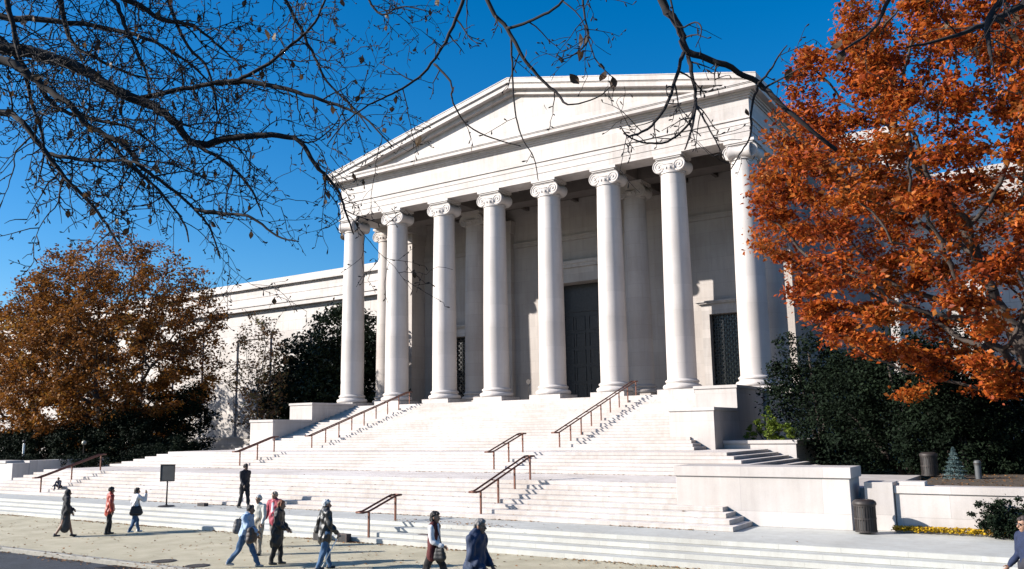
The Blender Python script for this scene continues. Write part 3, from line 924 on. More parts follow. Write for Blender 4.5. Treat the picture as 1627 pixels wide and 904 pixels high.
# ------------------------------------------------------------------ overhanging bare tree close to the camera
ot = empty('overhanging_tree', (0,0,0), 'nearly bare dark branches with a few leaves hanging over the top of the view', 'tree')
gb = np.random.default_rng(12)
TW = []; LEAF = []           # tube paths, leaf centres
def smooth_path(pts, rads, sub=5):
    P = [np.array(p) for p in pts]; out = []; ro = []
    for i in range(len(P)-1):
        p0 = P[max(i-1,0)]; p1 = P[i]; p2 = P[i+1]; p3 = P[min(i+2,len(P)-1)]
        for k in range(sub):
            t = k/sub
            out.append(.5*((2*p1)+(-p0+p2)*t+(2*p0-5*p1+4*p2-p3)*t*t+(-p0+3*p1-3*p2+p3)*t**3)); ro.append(rads[i]*(1-t)+rads[i+1]*t)
    out.append(P[-1]); ro.append(rads[-1])
    return out, ro
def twig(p, d, length, r, depth, droop=.35):
    n = max(4, int(length/.07)); pts = [np.array(p)]; d = d/np.linalg.norm(d)
    for i in range(n):
        d = d+gb.normal(0,.17,3)+np.array((0,0,-droop*.10)); d /= np.linalg.norm(d)
        pts.append(pts[-1]+d*length/n)
        if depth > 0 and gb.random() < .42 and i > 0:
            s = np.cross(d, gb.normal(0,1,3)); s /= np.linalg.norm(s)
            twig(pts[-1], d*.55+s*.8, length*gb.uniform(.3,.6), r*.62, depth-1, droop)
        elif gb.random() < .5:           # bud on a short spur
            s = np.cross(d, gb.normal(0,1,3)); s /= np.linalg.norm(s)
            e = pts[-1]+(s*.7+d*.5)*gb.uniform(.02,.05)
            TW.append(([pts[-1], e, e+(e-pts[-1])*.35], [r*.5, .0065, .0035]))
            if gb.random() < LEAFP[0]: LEAF.append((e, gb.uniform(.05,.095)))
    TW.append((pts, list(np.linspace(r, .0022, len(pts)))))
LEAFP = [.05]
def limb(px, depth, r0, r1, dens=1.0, tl=.55, sub=2, droop=.4, d_end=None):
    """px: photo pixels the limb passes, laid out at its own distance from the camera"""
    n = len(px); de = np.linspace(depth, d_end if d_end else depth*.94, n)
    pts = [at(x, y, d+gb.normal(0,.03)) for (x, y), d in zip(px, de)]
    P, Rr = smooth_path(pts, list(np.linspace(r0, r1, n)))
    P = [p+gb.normal(0,min(.006, .25*r_),3) for p, r_ in zip(P, Rr)]
    TW.append((P, Rr))
    L = 0
    for i in range(1, len(P)):
        seg = np.linalg.norm(P[i]-P[i-1]); L += seg
        if gb.random() < dens*seg/.19:
            d = P[i]-P[i-1]; d /= np.linalg.norm(d)
            s = np.cross(d, gb.normal(0,1,3)); s /= np.linalg.norm(s)
            twig(P[i], d*.5+s*.85, tl*gb.uniform(.5,1.35), min(Rr[i]*.5, .0085), sub, droop)
    return P
D = 8.6
limb([(-420,-160),(-150,20),(0,75),(60,85),(130,110),(185,145),(235,165),(275,192),(310,228),(365,220),(420,215),(470,220),(500,260),(535,300),(550,340),(562,372)], D, .075, .006, 1.3, .75)
limb([(215,158),(279,144),(344,132),(386,123),(427,100),(465,70),(500,36),(520,-10)], D-.1, .026, .009, 1.3, .7)
limb([(344,132),(400,130),(470,146),(535,167),(577,186),(623,232)], D-.2, .030, .006, 1.2, .6)
limb([(-420,-120),(-150,70),(0,95),(40,115),(75,140),(110,165),(140,200),(190,225),(225,265),(260,290),(310,333),(335,365),(350,412)], D-.6, .05, .005, 1.3, .75)
limb([(310,333),(360,340),(400,345),(440,375),(475,384)], D-1.1, .018, .005, 1.2, .45)
limb([(-420,120),(-100,160),(0,177),(35,195),(75,245),(110,290),(150,330),(180,375),(197,402)], D-.9, .036, .006, 1.3, .65)
limb([(75,245),(125,253),(180,255),(215,258),(255,275)], D-1.0, .022, .006, 1.2, .5)
limb([(-300,-180),(60,-60),(204,0),(251,28),(288,37),(316,46),(349,74),(390,110)], D+.5, .04, .007, 1.4, .75)
limb([(120,-40),(181,0),(200,46),(228,102),(240,150)], D+.4, .03, .008, 1.3, .7)
limb([(-200,-60),(-20,20),(60,30),(140,40),(230,60),(300,100),(350,150)], D+.8, .045, .007, 1.5, .8)
limb([(-200,0),(-20,50),(50,120),(90,170),(150,190),(210,205),(280,260)], D+.3, .04, .006, 1.4, .7)
limb([(0,-60),(20,40),(50,160),(70,230),(60,290)], D, .03, .005, 1.4, .6)
limb([(90,-50),(110,60),(150,90),(215,120),(260,125)], D+.6, .03, .006, 1.4, .7)
limb([(250,-50),(290,60),(330,110),(345,175),(352,200)], D+.3, .022, .005, 1.4, .6)
limb([(310,228),(362,260),(400,302),(418,345)], D-.3, .022, .005, 1.2, .5)
limb([(165,215),(205,260),(250,300),(290,350),(300,385)], D-.8, .022, .005, 1.2, .5)
limb([(420,-60),(470,30),(500,90),(520,130),(560,170),(590,210)], D+.2, .02, .005, 1.3, .6)
limb([(560,-60),(600,20),(640,10),(680,18)], D, .014, .005, 1.4, .5)
limb([(790,-160),(745,-30),(720,42),(697,84),(665,123),(623,149),(586,167),(548,195),(520,230)], 7.6, .02, .005, .9, .45, 1)
limb([(690,102),(716,130),(720,163),(744,200),(790,222),(828,232)], 7.2, .011, .004, .5, .25, 1)
LEAFP[0] = .03
limb([(760,-90),(775,0),(806,46),(826,83),(853,119),(886,149),(903,166),(946,156),(975,133)], 7.0, .02, .005, .5, .28, 1)
limb([(806,46),(840,34),(880,15),(910,-20)], 6.9, .014, .012, .7, .35, 1)
limb([(812,62),(814,110),(817,165),(828,215),(848,250),(855,287)], 6.9, .009, .003, .4, .22, 0)
limb([(925,-40),(928,20),(935,60),(915,85),(890,96)], 6.8, .011, .004, 1.1, .35, 1)
limb([(930,40),(945,92),(972,122)], 6.8, .008, .004, 1.1, .3, 1)
limb([(1010,-160),(1030,-60),(1050,0),(1079,43),(1092,80),(1152,103),(1205,133),(1241,166),(1291,209),(1330,240)], 7.0, .038, .016, .35, .35, 1)
limb([(1092,80),(1098,112),(1105,155),(1100,200),(1088,238)], 6.9, .021, .005, .5, .3, 1)
limb([(1086,85),(1075,122),(1060,165),(1035,200),(1000,216),(985,200)], 6.8, .02, .005, .9, .3, 1)
limb([(1105,155),(1095,195),(1060,225),(1020,226),(990,212)], 6.8, .014, .004, .9, .3, 1)
limb([(1105,165),(1120,192),(1140,230),(1152,254)], 6.9, .012, .004, .7, .25, 1)
limb([(1205,133),(1195,168),(1192,215),(1175,245),(1162,268)], 6.8, .014, .005, .8, .3, 1)
limb([(1205,133),(1225,110),(1240,85),(1251,72)], 6.8, .012, .004, .9, .25, 1)
limb([(1215,140),(1255,117),(1282,104)], 6.8, .010, .004, .9, .2, 1)
limb([(1470,-80),(1412,0),(1390,44),(1350,73),(1330,86)], 7.2, .022, .006, .9, .3, 1)
limb([(1060,-40),(1075,40),(1105,35),(1115,48),(1105,75)], 6.9, .010, .004, .8, .25, 0)
LEAFP[0] = .12
limb([(1700,-60),(1620,10),(1560,40),(1510,60),(1440,75)], 7.6, .04, .008, 1.2, .5, 1)
limb([(1640,-60),(1600,-10),(1570,40),(1575,90)], 7.4, .05, .012, 1.2, .5, 1)
# trunk and the high boughs that carry the hanging limbs, above and left of the view
tb = at(-420, -130, D); tb0 = np.array((tb[0]-.9, tb[1]-.4, ZG-.15))
hub = at(-430, -330, D)
TW.append(smooth_path([tb0, tb0+(.1,.05,2.0), (tb+tb0)/2+(.0,.1,.8), tb, hub], [.34,.28,.24,.22,.19]))
TW.append(smooth_path([tb, at(-380,60,D)], [.16,.10]))
TW.append(smooth_path([hub, at(-100,-420,8.4), at(300,-380,7.9), at(700,-300,7.5), at(800,-180,7.3), at(1010,-160,7.0), at(1300,-190,7.1), at(1480,-130,7.2), at(1700,-60,7.6)], [.17,.15,.13,.11,.095,.085,.07,.06,.05]))
TW.append(smooth_path([at(300,-380,7.9), at(350,-200,8.2), at(420,-60,8.8)], [.05,.04,.03]))
TW.append(smooth_path([hub, at(-300,-180,9.1)], [.1,.07]))
V = []; F = []; nb = 0
for pts, rads in TW:
    q = MB().tube(pts, rads, 6 if max(rads) > .02 else 4, cap=max(rads) > .004)
    V += q.v; F += [tuple(i+nb for i in f) for f in q.f]; nb += q.n
me = bpy.data.meshes.new('branches'); me.from_pydata(V, [], F); me.shade_smooth(); me.materials.append(M['dark_twig'])
ob = bpy.data.objects.new('branches', me); col.objects.link(ob); ob.parent = ot
# leaves, drop-shaped, hanging
for px, py, s in [(937,50,.13),(921,52,.12),(856,98,.13),(905,117,.12),(928,80,.10),(962,112,.11),(973,121,.12),(836,78,.09),(890,90,.08),(955,100,.1),(1257,108,.11),(1287,112,.13),(1185,172,.07),(864,162,.07),(1338,62,.14),(1342,78,.12),(420,45,.10),(436,52,.09),(669,215,.10),(722,137,.06)]:
    LEAF.append((at(px, py, 6.8), s))
V = []; F = []
for c, s in LEAF:
    d = np.array((gb.normal(0,.35), gb.normal(0,.35), -1.0)); d /= np.linalg.norm(d)
    w = np.cross(d, gb.normal(0,1,3)); w /= np.linalg.norm(w); nn = np.cross(d, w)
    b = len(V); k = s*.30
    prof = [(0,.0),(.18,.55),(.42,1.0),(.68,.8),(1.0,.0)]
    for t, ww in prof:
        V.append(c+d*s*t+nn*.12*s*math.sin(t*3))
        V.append(c+d*s*t+w*k*ww+nn*.1*s*ww); V.append(c+d*s*t-w*k*ww+nn*.1*s*ww)
    for i in range(4):
        F.append((b+3*i, b+3*i+1, b+3*i+4, b+3*i+3)); F.append((b+3*i, b+3*i+3, b+3*i+5, b+3*i+2))
me = bpy.data.meshes.new('leaves'); me.from_pydata([tuple(v) for v in V], [], F)
me.materials.append(leaf_mat('brown_leaf', [(.035,.022,.016),(.06,.035,.02),(.12,.07,.03),(.05,.03,.02)], .3))
ob = bpy.data.objects.new('leaves', me); col.objects.link(ob); ob.parent = ot

# ================================================================== RAILINGS, BINS, LAMPS, SIGN
def stair_z(y):
    """height of the walking line at depth y"""
    P = [(-26.9, ZG), (-25.3, ZP), (-23.52, ZP), (-20.4, -4.054), (-16.2, -4.054), (-13.6, -3.236), (-10.6, -3.236), (-1.42, -.294), (5, -.29)]
    for (a, za), (b, zb) in zip(P, P[1:]):
        if a <= y <= b: return za+(zb-za)*(y-a)/(b-a)
    return ZG
def handrail(label, x, y0, y1, n, hgt=.86):
    """twin bronze bars joined at both ends, carried by one row of posts"""
    root = empty('handrail', (x, y0, stair_z(y0)), label, 'handrail', 'bronze handrails on the staircase')
    z0, z1 = stair_z(y0), stair_z(y1)
    bz = z0
    def L(y, z, dx=0): return (dx, y-y0, z-bz)
    for k in range(n):
        y = y0+(y1-y0)*k/(n-1)
        zt = z0+(z1-z0)*k/(n-1)
        q = MB().box(-.028, .028, y-y0-.028, y-y0+.028, stair_z(y)-.22-bz, zt+hgt-bz-.02)
        q.box(-.30, .03, y-y0-.02, y-y0+.02, zt+hgt-bz-.055, zt+hgt-bz-.021)
        q.build('post', M['bronze_rail'], root)
    for dx in (0, -.27):
        e = .30
        s = (z1-z0)/(y1-y0)
        pts = [L(y0-e, z0+hgt-.02, dx), L(y0-.06, z0+hgt-.01, dx), L(y0+.1, z0+hgt+s*.1, dx), L(y1-.1, z1+hgt-s*.1, dx), L(y1+.06, z1+hgt+.01, dx), L(y1+e, z1+hgt+.02, dx)]
        MB().tube(pts, .036, 8).build('rail', M['bronze_rail'], root, smooth=True)
    for y, z in ((y0-.29, z0+hgt-.02), (y1+.29, z1+hgt+.02)):
        MB().tube([L(y, z, -.29), L(y, z, .02)], .034, 8).build('rail_end', M['bronze_rail'], root, smooth=True)
    return root
handrail('short bronze handrail with two posts in front, between pavement and gravel path', 26.05, -26.45, -25.15, 2, .8)
handrail('bronze handrail with four posts on the lower flight at the right', 28.3, -23.35, -20.15, 4, .84)
handrail('short bronze handrail with three posts on the middle flight right of centre', 23.8, -15.95, -13.55, 3, .84)
handrail('long bronze handrail running up the upper flight to the right columns', 24.0, -10.45, -1.3, 9, .84)
handrail('short bronze handrail on the middle flight near the left pedestal', 6.9, -15.95, -13.55, 3, .84)
handrail('long bronze handrail running up the upper flight to the left columns', 6.7, -10.45, -1.3, 9, .84)
handrail('bronze handrail on the lower flight at far left', .55, -23.35, -20.15, 3, .84)

def litter_bin(label, loc, h=1.0, r=.33):
    root = empty('litter_bin', loc, label, 'bin', 'slatted litter bins at the right')
    q = MB()
    for k in range(26):
        a = 2*math.pi*k/26; ca, sa = math.cos(a), math.sin(a); w = .019
        p = [(r*ca-w*sa, r*sa+w*ca), (r*ca+w*sa, r*sa-w*ca), ((r+.012)*ca+w*sa, (r+.012)*sa-w*ca), ((r+.012)*ca-w*sa, (r+.012)*sa+w*ca)]
        n = q.n
        q.add([(x,y,.07) for x,y in p]+[(x,y,h*.84) for x,y in p], [(0,3,2,1),(4,5,6,7),(0,1,5,4),(1,2,6,5),(2,3,7,6),(3,0,4,7)])
    q.build('slats', M['dark_iron'], root)
    q = MB()
    for z in (.05, h*.42, h*.8):
        q.lathe([(r-.02,z),(r+.02,z),(r+.02,z+.05),(r-.02,z+.05)], seg=32)
    q.build('band', M['dark_iron'], root)
    MB().lathe([(.02,.06),(r-.05,.06),(r-.045,h*.82),(r-.08,h*.82),(.02,h*.80)], seg=24).build('liner', M['black_plate'], root)
    MB().lathe([(r+.035,h*.84),(r+.045,h*.87),(r+.03,h*.93),(r-.03,h*.985),(r-.12,h),(r-.14,h*.99),(r-.16,h*.9)], seg=32).build('lid', M['dark_iron'], root, auto=40)
    return root
litter_bin('dark slatted litter bin on the pavement at the end of the big wall block', (40.42, -22.3, ZP), .92, .27)
litter_bin('dark litter bin standing on the terrace behind the garden wall', (40.95, -13.3, -4.1), .88, .27)

def globe_lamp(label, loc, h, r=.2, bright=.7):
    root = empty('globe_lamp', loc, label, 'lamp')
    MB().lathe([(.13,0),(.13,.12),(.07,.2),(.05,.35),(.042,h-.25),(.07,h-.2),(.09,h-.14)], seg=16).build('post', M['dark_iron'], root, auto=40)
    MB().ball((0,0,h), r, 20, 14).build('globe', pmat('globe_glass', (bright,bright*.93,bright*.75), .05, 3, .25), root, smooth=True)
    return root
globe_lamp('cream globe lamp on a post among the bushes below the brown oak', (-15.0, -12.0, -4.15), 1.5, .17, .35)
globe_lamp('dim globe lamp in the shade of the yews right of the stairs', (40.75, -10.2, -4.1), 2.3, .11, .10)
b_ = empty('bollard', (42.55, -14.1, -4.2), 'grey bollard standing right of the blue spruce', 'bollard')
MB().lathe([(.10,0),(.10,.55),(.115,.56),(.115,.66),(.105,.70),(.06,.73)], seg=20).build('post', pmat('grey_bollard', (.07,.075,.08), .1, 8, .6), b_, auto=40)
MB().lathe([(.118,.585),(.121,.59),(.121,.63),(.118,.635)], seg=20).build('band', M['dark_iron'], b_)
w_ = empty('marker_post', (-14.6, -16.5, -4.15), 'thin white post in front of the dark bushes at far left', 'post')
MB().lathe([(.07,0),(.07,1.5),(.05,1.55)], seg=12).build('post', pmat('white_paint', (.75,.75,.72), .05, 4, .5), w_)
MB().ball((0,0,1.68), .11, 12, 8).build('finial', M['dark_iron'], w_, smooth=True)

# notice board on a stand
sg = empty('notice_sign', (13.4, -25.0, ZP), 'dark square notice sign on a thin post with a round foot on the pavement', 'sign')
MB().lathe([(.34,0),(.34,.02),(.30,.045),(.07,.06),(.05,.09),(.035,.1)], seg=32).build('foot', M['dark_iron'], sg, auto=40)
MB().tube([(0,0,.05),(0,0,1.15)], .032, 10).build('post', M['dark_iron'], sg, smooth=True)
MB().box(-.29,.29,-.035,.0,1.06,1.70).build('panel', M['black_plate'], sg, bevel=.008)
q = MB().box(-.31,.31,-.05,.012,1.70,1.735).box(-.31,.31,-.05,.012,1.03,1.06).box(-.31,-.29,-.05,.012,1.06,1.70).box(.29,.31,-.05,.012,1.06,1.70)
q.build('frame', M['dark_iron'], sg)
sg.rotation_euler = (0, 0, R_(28))
ls = empty('stand_sign', (15.95, -.35, -.29), 'small round sign on a slim stand between the columns by the door', 'sign')
MB().lathe([(.22,0),(.22,.03),(.03,.06),(.022,.08)], seg=20).build('foot', M['dark_iron'], ls)
MB().tube([(0,0,.05),(0,0,1.05)], .022, 8).build('post', M['dark_iron'], ls, smooth=True)
q = MB().lathe([(.17,-.025),(.18,-.015),(.18,.015),(.17,.025)], seg=24); q.v = [(x, z, 1.2+y) for x, y, z in q.v]
q.build('disc', M['dark_iron'], ls, auto=40)
lc = empty('lectern', (14.4, 4.6, -.28), 'narrow dark lectern with a pale top in the shade left of the stand sign', 'lectern')
MB().box(-.22,.22,-.18,.18,0,1.12).build('body', M['bronze_door'], lc, bevel=.01)
MB().box(-.33,.33,-.24,.24,1.122,1.17).build('top', pmat('pale_wood', (.6,.55,.48), .1, 5, .5), lc, bevel=.008)

# dark vents set in the low steps, covers in the gravel, drain at the kerb
def vent(label, loc, w=.45, h=.13):
    root = empty('step_vent', loc, label, 'vent')
    MB().box(-w/2, w/2, 0, .22, 0, h).build('body', pmat('vent_stone', (.07,.052,.048), .15, 12, .8), root, bevel=.008)
    q = MB()
    for k in range(6): q.box(-w/2+.04+k*(w-.08)/6, -w/2+.04+k*(w-.08)/6+.03, -.008, -.001, .025, h-.025)
    q.build('slots', M['black_plate'], root)
vent('small brown stone vent lying on the pavement right of the notice sign', (14.7, -24.3, ZP))
vent('dark boxy vent on the low steps left of the man with the cane', (24.3, -27.0, ZG), .42, .26)
vent('second dark vent on the low steps close behind the man with the cane', (25.35, -26.95, ZG), .42, .26)
vent('brown stone vent on the low steps left of the woman in the red vest', (28.1, -26.1, ZG+.1385), .62, .15)
def cover(label, loc, r):
    root = empty('cover', loc, label, 'cover')
    MB().lathe([(r,0),(r,.012),(r-.05,.016),(r-.06,.010)], seg=32).build('rim', M['dark_iron'], root)
    q = MB().lathe([(r-.06,.004),(r-.07,.012)], seg=32)
    for k in range(-4, 5):
        w = math.sqrt(max(.02, (r-.09)**2-(k*.07)**2)); q.box(-w, w, k*.07-.012, k*.07+.012, .012, .018)
    q.build('plate', M['dark_iron'], root)
cover('round iron cover in the gravel path near the kerb, the left of two', (23.75, -32.3, ZG), .34)
cover('round iron cover in the gravel path near the kerb, the right of two', (25.35, -32.4, ZG), .32)
dr = empty('street_drain', (23.5, ROADY-.30, ZG-.12), 'dark iron street drain against the kerb', 'drain')
q = MB()
for k in range(16): q.box(-1.0+k*.125, -.93+k*.125, -.27, .27, .0, .02)
q.build('grate', M['dark_iron'], dr)
MB().box(-1.06,1.06,-.30,-.27,0,.022).box(-1.06,1.06,.27,.295,0,.022).box(-1.06,-1.001,-.27,.27,0,.022).box(1.0,1.06,-.27,.27,0,.022).build('frame', M['dark_iron'], dr)

# ================================================================== PEOPLE
def solid(mbx, voxel, smooth_it=3, noise=0.0):
    """merge overlapping closed shells into ONE continuous surface"""
    me = mbx.mesh('tmp')
    o = bpy.data.objects.new('tmp', me); col.objects.link(o)
    m = o.modifiers.new('r', 'REMESH'); m.mode = 'VOXEL'; m.voxel_size = voxel; m.use_smooth_shade = True
    s = o.modifiers.new('s', 'SMOOTH'); s.factor = .5; s.iterations = smooth_it
    dg = bpy.context.evaluated_depsgraph_get(); dg.update()
    r = bpy.data.meshes.new_from_object(o.evaluated_get(dg))
    bpy.data.objects.remove(o); bpy.data.meshes.remove(me)
    if noise:
        co = np.zeros(len(r.vertices)*3); r.vertices.foreach_get('co', co); co = co.reshape(-1,3)
        nn = np.zeros(len(r.vertices)*3); r.vertices.foreach_get('normal', nn); nn = nn.reshape(-1,3)
        f = np.sin(co[:,2]*31+co[:,0]*19+2*np.sin(co[:,1]*17))*.6+np.sin(co[:,2]*17-co[:,1]*27+1.5*np.sin(co[:,0]*23))
        co += nn*(f*noise)[:,None]
        r.vertices.foreach_set('co', co.ravel())
    r.shade_smooth()
    return r

_cm = {}
def cloth(c, rough=.85):
    k = (c, rough)
    if k not in _cm: _cm[k] = pmat('cloth', c, .18, 9, rough, .3, 60)
    return _cm[k]
SKIN = [(.27,.15,.10), (.23,.125,.08), (.16,.085,.055), (.06,.032,.022)]

def person(label, loc, face, h=1.72, skin=0, stride=.0, swing=None, arms=None, lean=0.0, turn=0.0, width=1.0,
           top=None, coat=None, pants=None, skirt=None, hair=None, hair_style='short', shoes=(.02,.02,.02), sit=False, head_pitch=0.0,
           vest=None, glasses=False, collar=None, openf=None, bald=False):
    """face: world angle the figure walks towards (degrees, 0 = +X, 90 = away from the camera).  Local frame: +Y forward, +X right."""
    root = empty('person', loc, label, 'person', rz=R_(face-90))
    S = h
    wd = width
    # skeleton ---------------------------------------------------------------
    hipz = .520*S
    def leg(side, a, b):
        hip = np.array((side*.052*S*wd, 0, hipz))
        kn = hip+.247*S*np.array((side*.02, math.sin(a), -math.cos(a)))
        an = kn+.235*S*np.array((side*-.01, math.sin(a-b), -math.cos(a-b)))
        return hip, kn, an
    if sit:
        legs = []
        for s in (-1, 1):
            hip = np.array((s*.052*S, 0, .12*S)); kn = hip+np.array((s*.05*S, .20*S, .10*S)); an = kn+np.array((0, .08*S, -.21*S))
            legs.append((hip, kn, an))
        base_z = 0; hipz = .12*S
    else:
        legs = [leg(-1, stride, max(0,.12-stride*.3)), leg(1, -stride*.85, abs(stride)*.9 if stride > 0 else .05)]
        if stride < 0:
            legs = [leg(-1, stride*.85, abs(stride)*.9), leg(1, -stride, .1)]
        base_z = min(l[2][2] for l in legs)-.045*S
        legs = [tuple(p-np.array((0,0,base_z)) for p in l) for l in legs]
        hipz -= base_z
    ln = np.array((0, math.sin(lean), math.cos(lean)))
    pel = np.array((0, 0, hipz))
    waist = pel+ln*.095*S; chest = pel+ln*.21*S; shl = pel+ln*.295*S; neck = pel+ln*.335*S
    hd = pel+ln*.405*S+np.array((0, .018*S+.05*S*math.sin(head_pitch), -.01*S*abs(math.sin(head_pitch))))
    ct, st = math.cos(turn), math.sin(turn)
    def hrot(v): return hd+np.array((v[0]*ct-v[1]*st, v[0]*st+v[1]*ct, v[2]))
    fwd = np.array((0,1,0.))
    A = []
    for s, spec in zip((-1, 1), arms or ((-.25,.25,.08), (.25,.25,.08))):
        sw, be, out = spec[:3]
        sh = shl+np.array((s*.108*S*wd, 0, -.005*S))
        up = np.array((s*math.sin(out), math.cos(out)*math.sin(sw), -math.cos(out)*math.cos(sw)))
        el = sh+up*.172*S
        inn = spec[3] if len(spec) > 3 else 0.0
        fa = np.array((s*(math.sin(out)*.6-inn), math.sin(sw+be), -math.cos(sw+be))); fa /= np.linalg.norm(fa)
        wr = el+fa*.145*S
        A.append((sh, el, wr, fa, s))
    # body: one continuous surface -------------------------------------------
    B = MB()
    def trunk(q, g, low=True):
        q.capsule(pel+(0,0,.02*S), waist, (.088*S+g)*wd, (.080*S+g)*wd, .68, fwd)
        q.capsule(waist, chest, (.080*S+g)*wd, (.096*S+g)*wd, .64, fwd)
        q.capsule(chest, shl-ln*.02*S, (.097*S+g)*wd, (.088*S+g)*wd, .60, fwd)
        q.capsule(shl+np.array((-.085*S*wd,0,-.006*S)), shl+np.array((.085*S*wd,0,-.006*S)), .037*S+g, .037*S+g, 1, fwd)
        q.capsule(shl+np.array((0,0,.005*S)), neck-ln*.012*S, .055*S+g, .036*S+g, .8, fwd)
    def legs_(q, g, toes=False):
        for hip, kn, an in legs:
            q.capsule(hip+(0,0,.01*S), kn, .058*S*wd+g, .034*S+g); q.capsule(kn, an, .034*S+g, .022*S+g*1.4)
    def arms_(q, g, short=0.0):
        for sh, el, wr, fa, s in A:
            q.capsule(sh, el, .033*S+g, .025*S+g); q.capsule(el, wr-fa*short, .025*S+g, .018*S+g)
    trunk(B, 0); legs_(B, 0); arms_(B, 0)
    B.capsule(neck-ln*.03*S, hd-np.array((0,0,.035*S)), .033*S, .031*S)
    B.ball(hrot((0,-.008*S,.018*S)), .052*S, 16, 12, (.86,1.08,1.02))
    B.capsule(hrot((0,.012*S,-.012*S)), hrot((0,.022*S,-.048*S)), .041*S, .024*S, .9)
    B.capsule(hrot((0,.048*S,.004*S)), hrot((0,.060*S,-.018*S)), .006*S, .0105*S)
    B.capsule(hrot((-.012*S,.046*S,-.036*S)), hrot((.012*S,.046*S,-.036*S)), .006*S, .006*S)
    for s in (-1, 1):
        B.capsule(hrot((s*.044*S,-.004*S,.012*S)), hrot((s*.046*S,-.004*S,-.014*S)), .011*S, .008*S, .6, (1,0,0))
    for hip, kn, an in legs:
        t = np.array((0,1,0.))
        B.capsule(an+np.array((0,-.012*S,-.022*S)), an+np.array((0,.075*S,-.030*S)), .021*S, .015*S, .9)
    for sh, el, wr, fa, s in A:      # hand: palm, four fingers, thumb, slightly curled
        side = np.array((0,1.0,0))-fa*fa[1]; side /= np.linalg.norm(side)+1e-9
        nrm = np.cross(fa, side)*s
        palm = wr+fa*.05*S
        B.capsule(wr, palm, .0155*S, .020*S, .55, nrm)
        for k, (o, l) in enumerate(((.015,.044),(.005,.050),(-.005,.046),(-.014,.036))):
            b0 = palm+side*o*S; b1 = b0+(fa*.75+nrm*.25)*l*.55*S; b2 = b1+(fa*.45+nrm*.8)*l*.5*S
            B.capsule(b0, b1, .0062*S, .0058*S, seg=8); B.capsule(b1, b2, .0058*S, .005*S, seg=8)
        t0 = wr+fa*.018*S+side*.014*S; t1 = t0+(side*.7+fa*.6)*.025*S; t2 = t1+(fa*.9+side*.1+nrm*.2)*.022*S
        B.capsule(t0, t1, .0075*S, .0065*S, seg=8); B.capsule(t1, t2, .0065*S, .0055*S, seg=8)
    me = solid(B, .0085, 2)
    me.name = 'body'; me.materials.append(pmat('skin', SKIN[skin], .06, 14, .55))
    ob = bpy.data.objects.new('body', me); col.objects.link(ob); ob.parent = root
    def put(name, q, m, vox=.013, sm=4, noise=.0035):
        me = solid(q, vox, sm, noise); me.name = name; me.materials.append(m)
        o = bpy.data.objects.new(name, me); col.objects.link(o); o.parent = root
        return o
    # face details
    q = MB()
    for s in (-1, 1): q.ball(hrot((s*.018*S,.0445*S,.006*S)), .0052*S, 8, 6)
    q.build('eyes', cloth((.012,.010,.009), .3), root, smooth=True)
    if glasses:
        q = MB()
        for s in (-1, 1): q.ball(hrot((s*.019*S,.052*S,.005*S)), .0125*S, 10, 8, (1.15,.35,.85))
        q.capsule(hrot((-.042*S,.03*S,.008*S)), hrot((.042*S,.03*S,.008*S)), .003*S, .003*S)
        q.build('sunglasses', cloth((.008,.008,.009), .2), root, smooth=True)
    # clothing
    if pants:
        q = MB(); legs_(q, .010*S)
        q.capsule(pel+(0,0,.0), waist-ln*.015*S, (.098*S)*wd, (.088*S)*wd, .72, fwd)
        put('trousers', q, cloth(pants), .014, 4, .009)
    if skirt:
        q = MB()
        zl = skirt[1]*S
        q.capsule(waist, pel, .088*S*wd, .104*S*wd, .75, fwd)
        for f in np.linspace(0, 1, 7)[1:]:
            z = hipz+(zl-hipz)*f; q.capsule((0,-.01*S,z+.05*S), (0,-.01*S*f,z), (.104+.012*f)*S, (.106+.016*f)*S, .8, fwd)
        put('skirt', q, cloth(skirt[0]), .016, 4, .006)
    if top:
        q = MB(); trunk(q, .009*S); arms_(q, .010*S, .005*S)
        put('shirt', q, cloth(top), .013, 3, .004)
    if vest:
        q = MB(); trunk(q, .017*S)
        for s in (-1, 1): q.capsule(chest+np.array((s*.06*S,0,0)), pel+np.array((s*.075*S,.0,-.06*S)), .062*S, .075*S, .9)
        put('vest', q, cloth(vest), .013, 3, .004)
    if coat:
        c, zl = coat[0], coat[1]*S
        q = MB(); trunk(q, .022*S); arms_(q, .020*S, .01*S)
        z = hipz+.02*S
        q.capsule(waist, (0,0,z-.02*S), .110*S*wd, .116*S*wd, .76, fwd)
        k = 0
        while z-.02*S > zl and k < 14:
            z = max(zl+.02*S, z-.05*S); k += 1
            q.capsule((0,0,z+.05*S), (0,-.004*S*k,z), .116*S*wd, (.117+.003*k)*S*wd, .80, fwd)
            if z <= zl+.021*S: break
        put('jacket', q, cloth(c, coat[2] if len(coat) > 2 else .8), .013, 3, .010)
    if openf:
        q = MB()
        q.capsule(waist-ln*.03*S+np.array((0,.042*S,0)), shl-ln*.02*S+np.array((0,.040*S,0)), .050*S, .036*S, .9, fwd)
        q.capsule(shl+np.array((0,.02*S,.01*S)), neck+np.array((0,.01*S,-.01*S)), .045*S, .038*S)
        put('shirt_front', q, cloth(openf), .011, 3, .003)
    if collar:
        q = MB()
        for k in range(14):
            a = 2*math.pi*k/14; a2 = 2*math.pi*(k+1)/14
            f = lambda a, r, z: shl+np.array((r*math.cos(a)*S, r*.85*math.sin(a)*S, z*S))
            q.capsule(f(a,.05,.022), f(a2,.05,.022), .013*S, .013*S)
        put('collar', q, cloth(collar), .010, 2, .0)
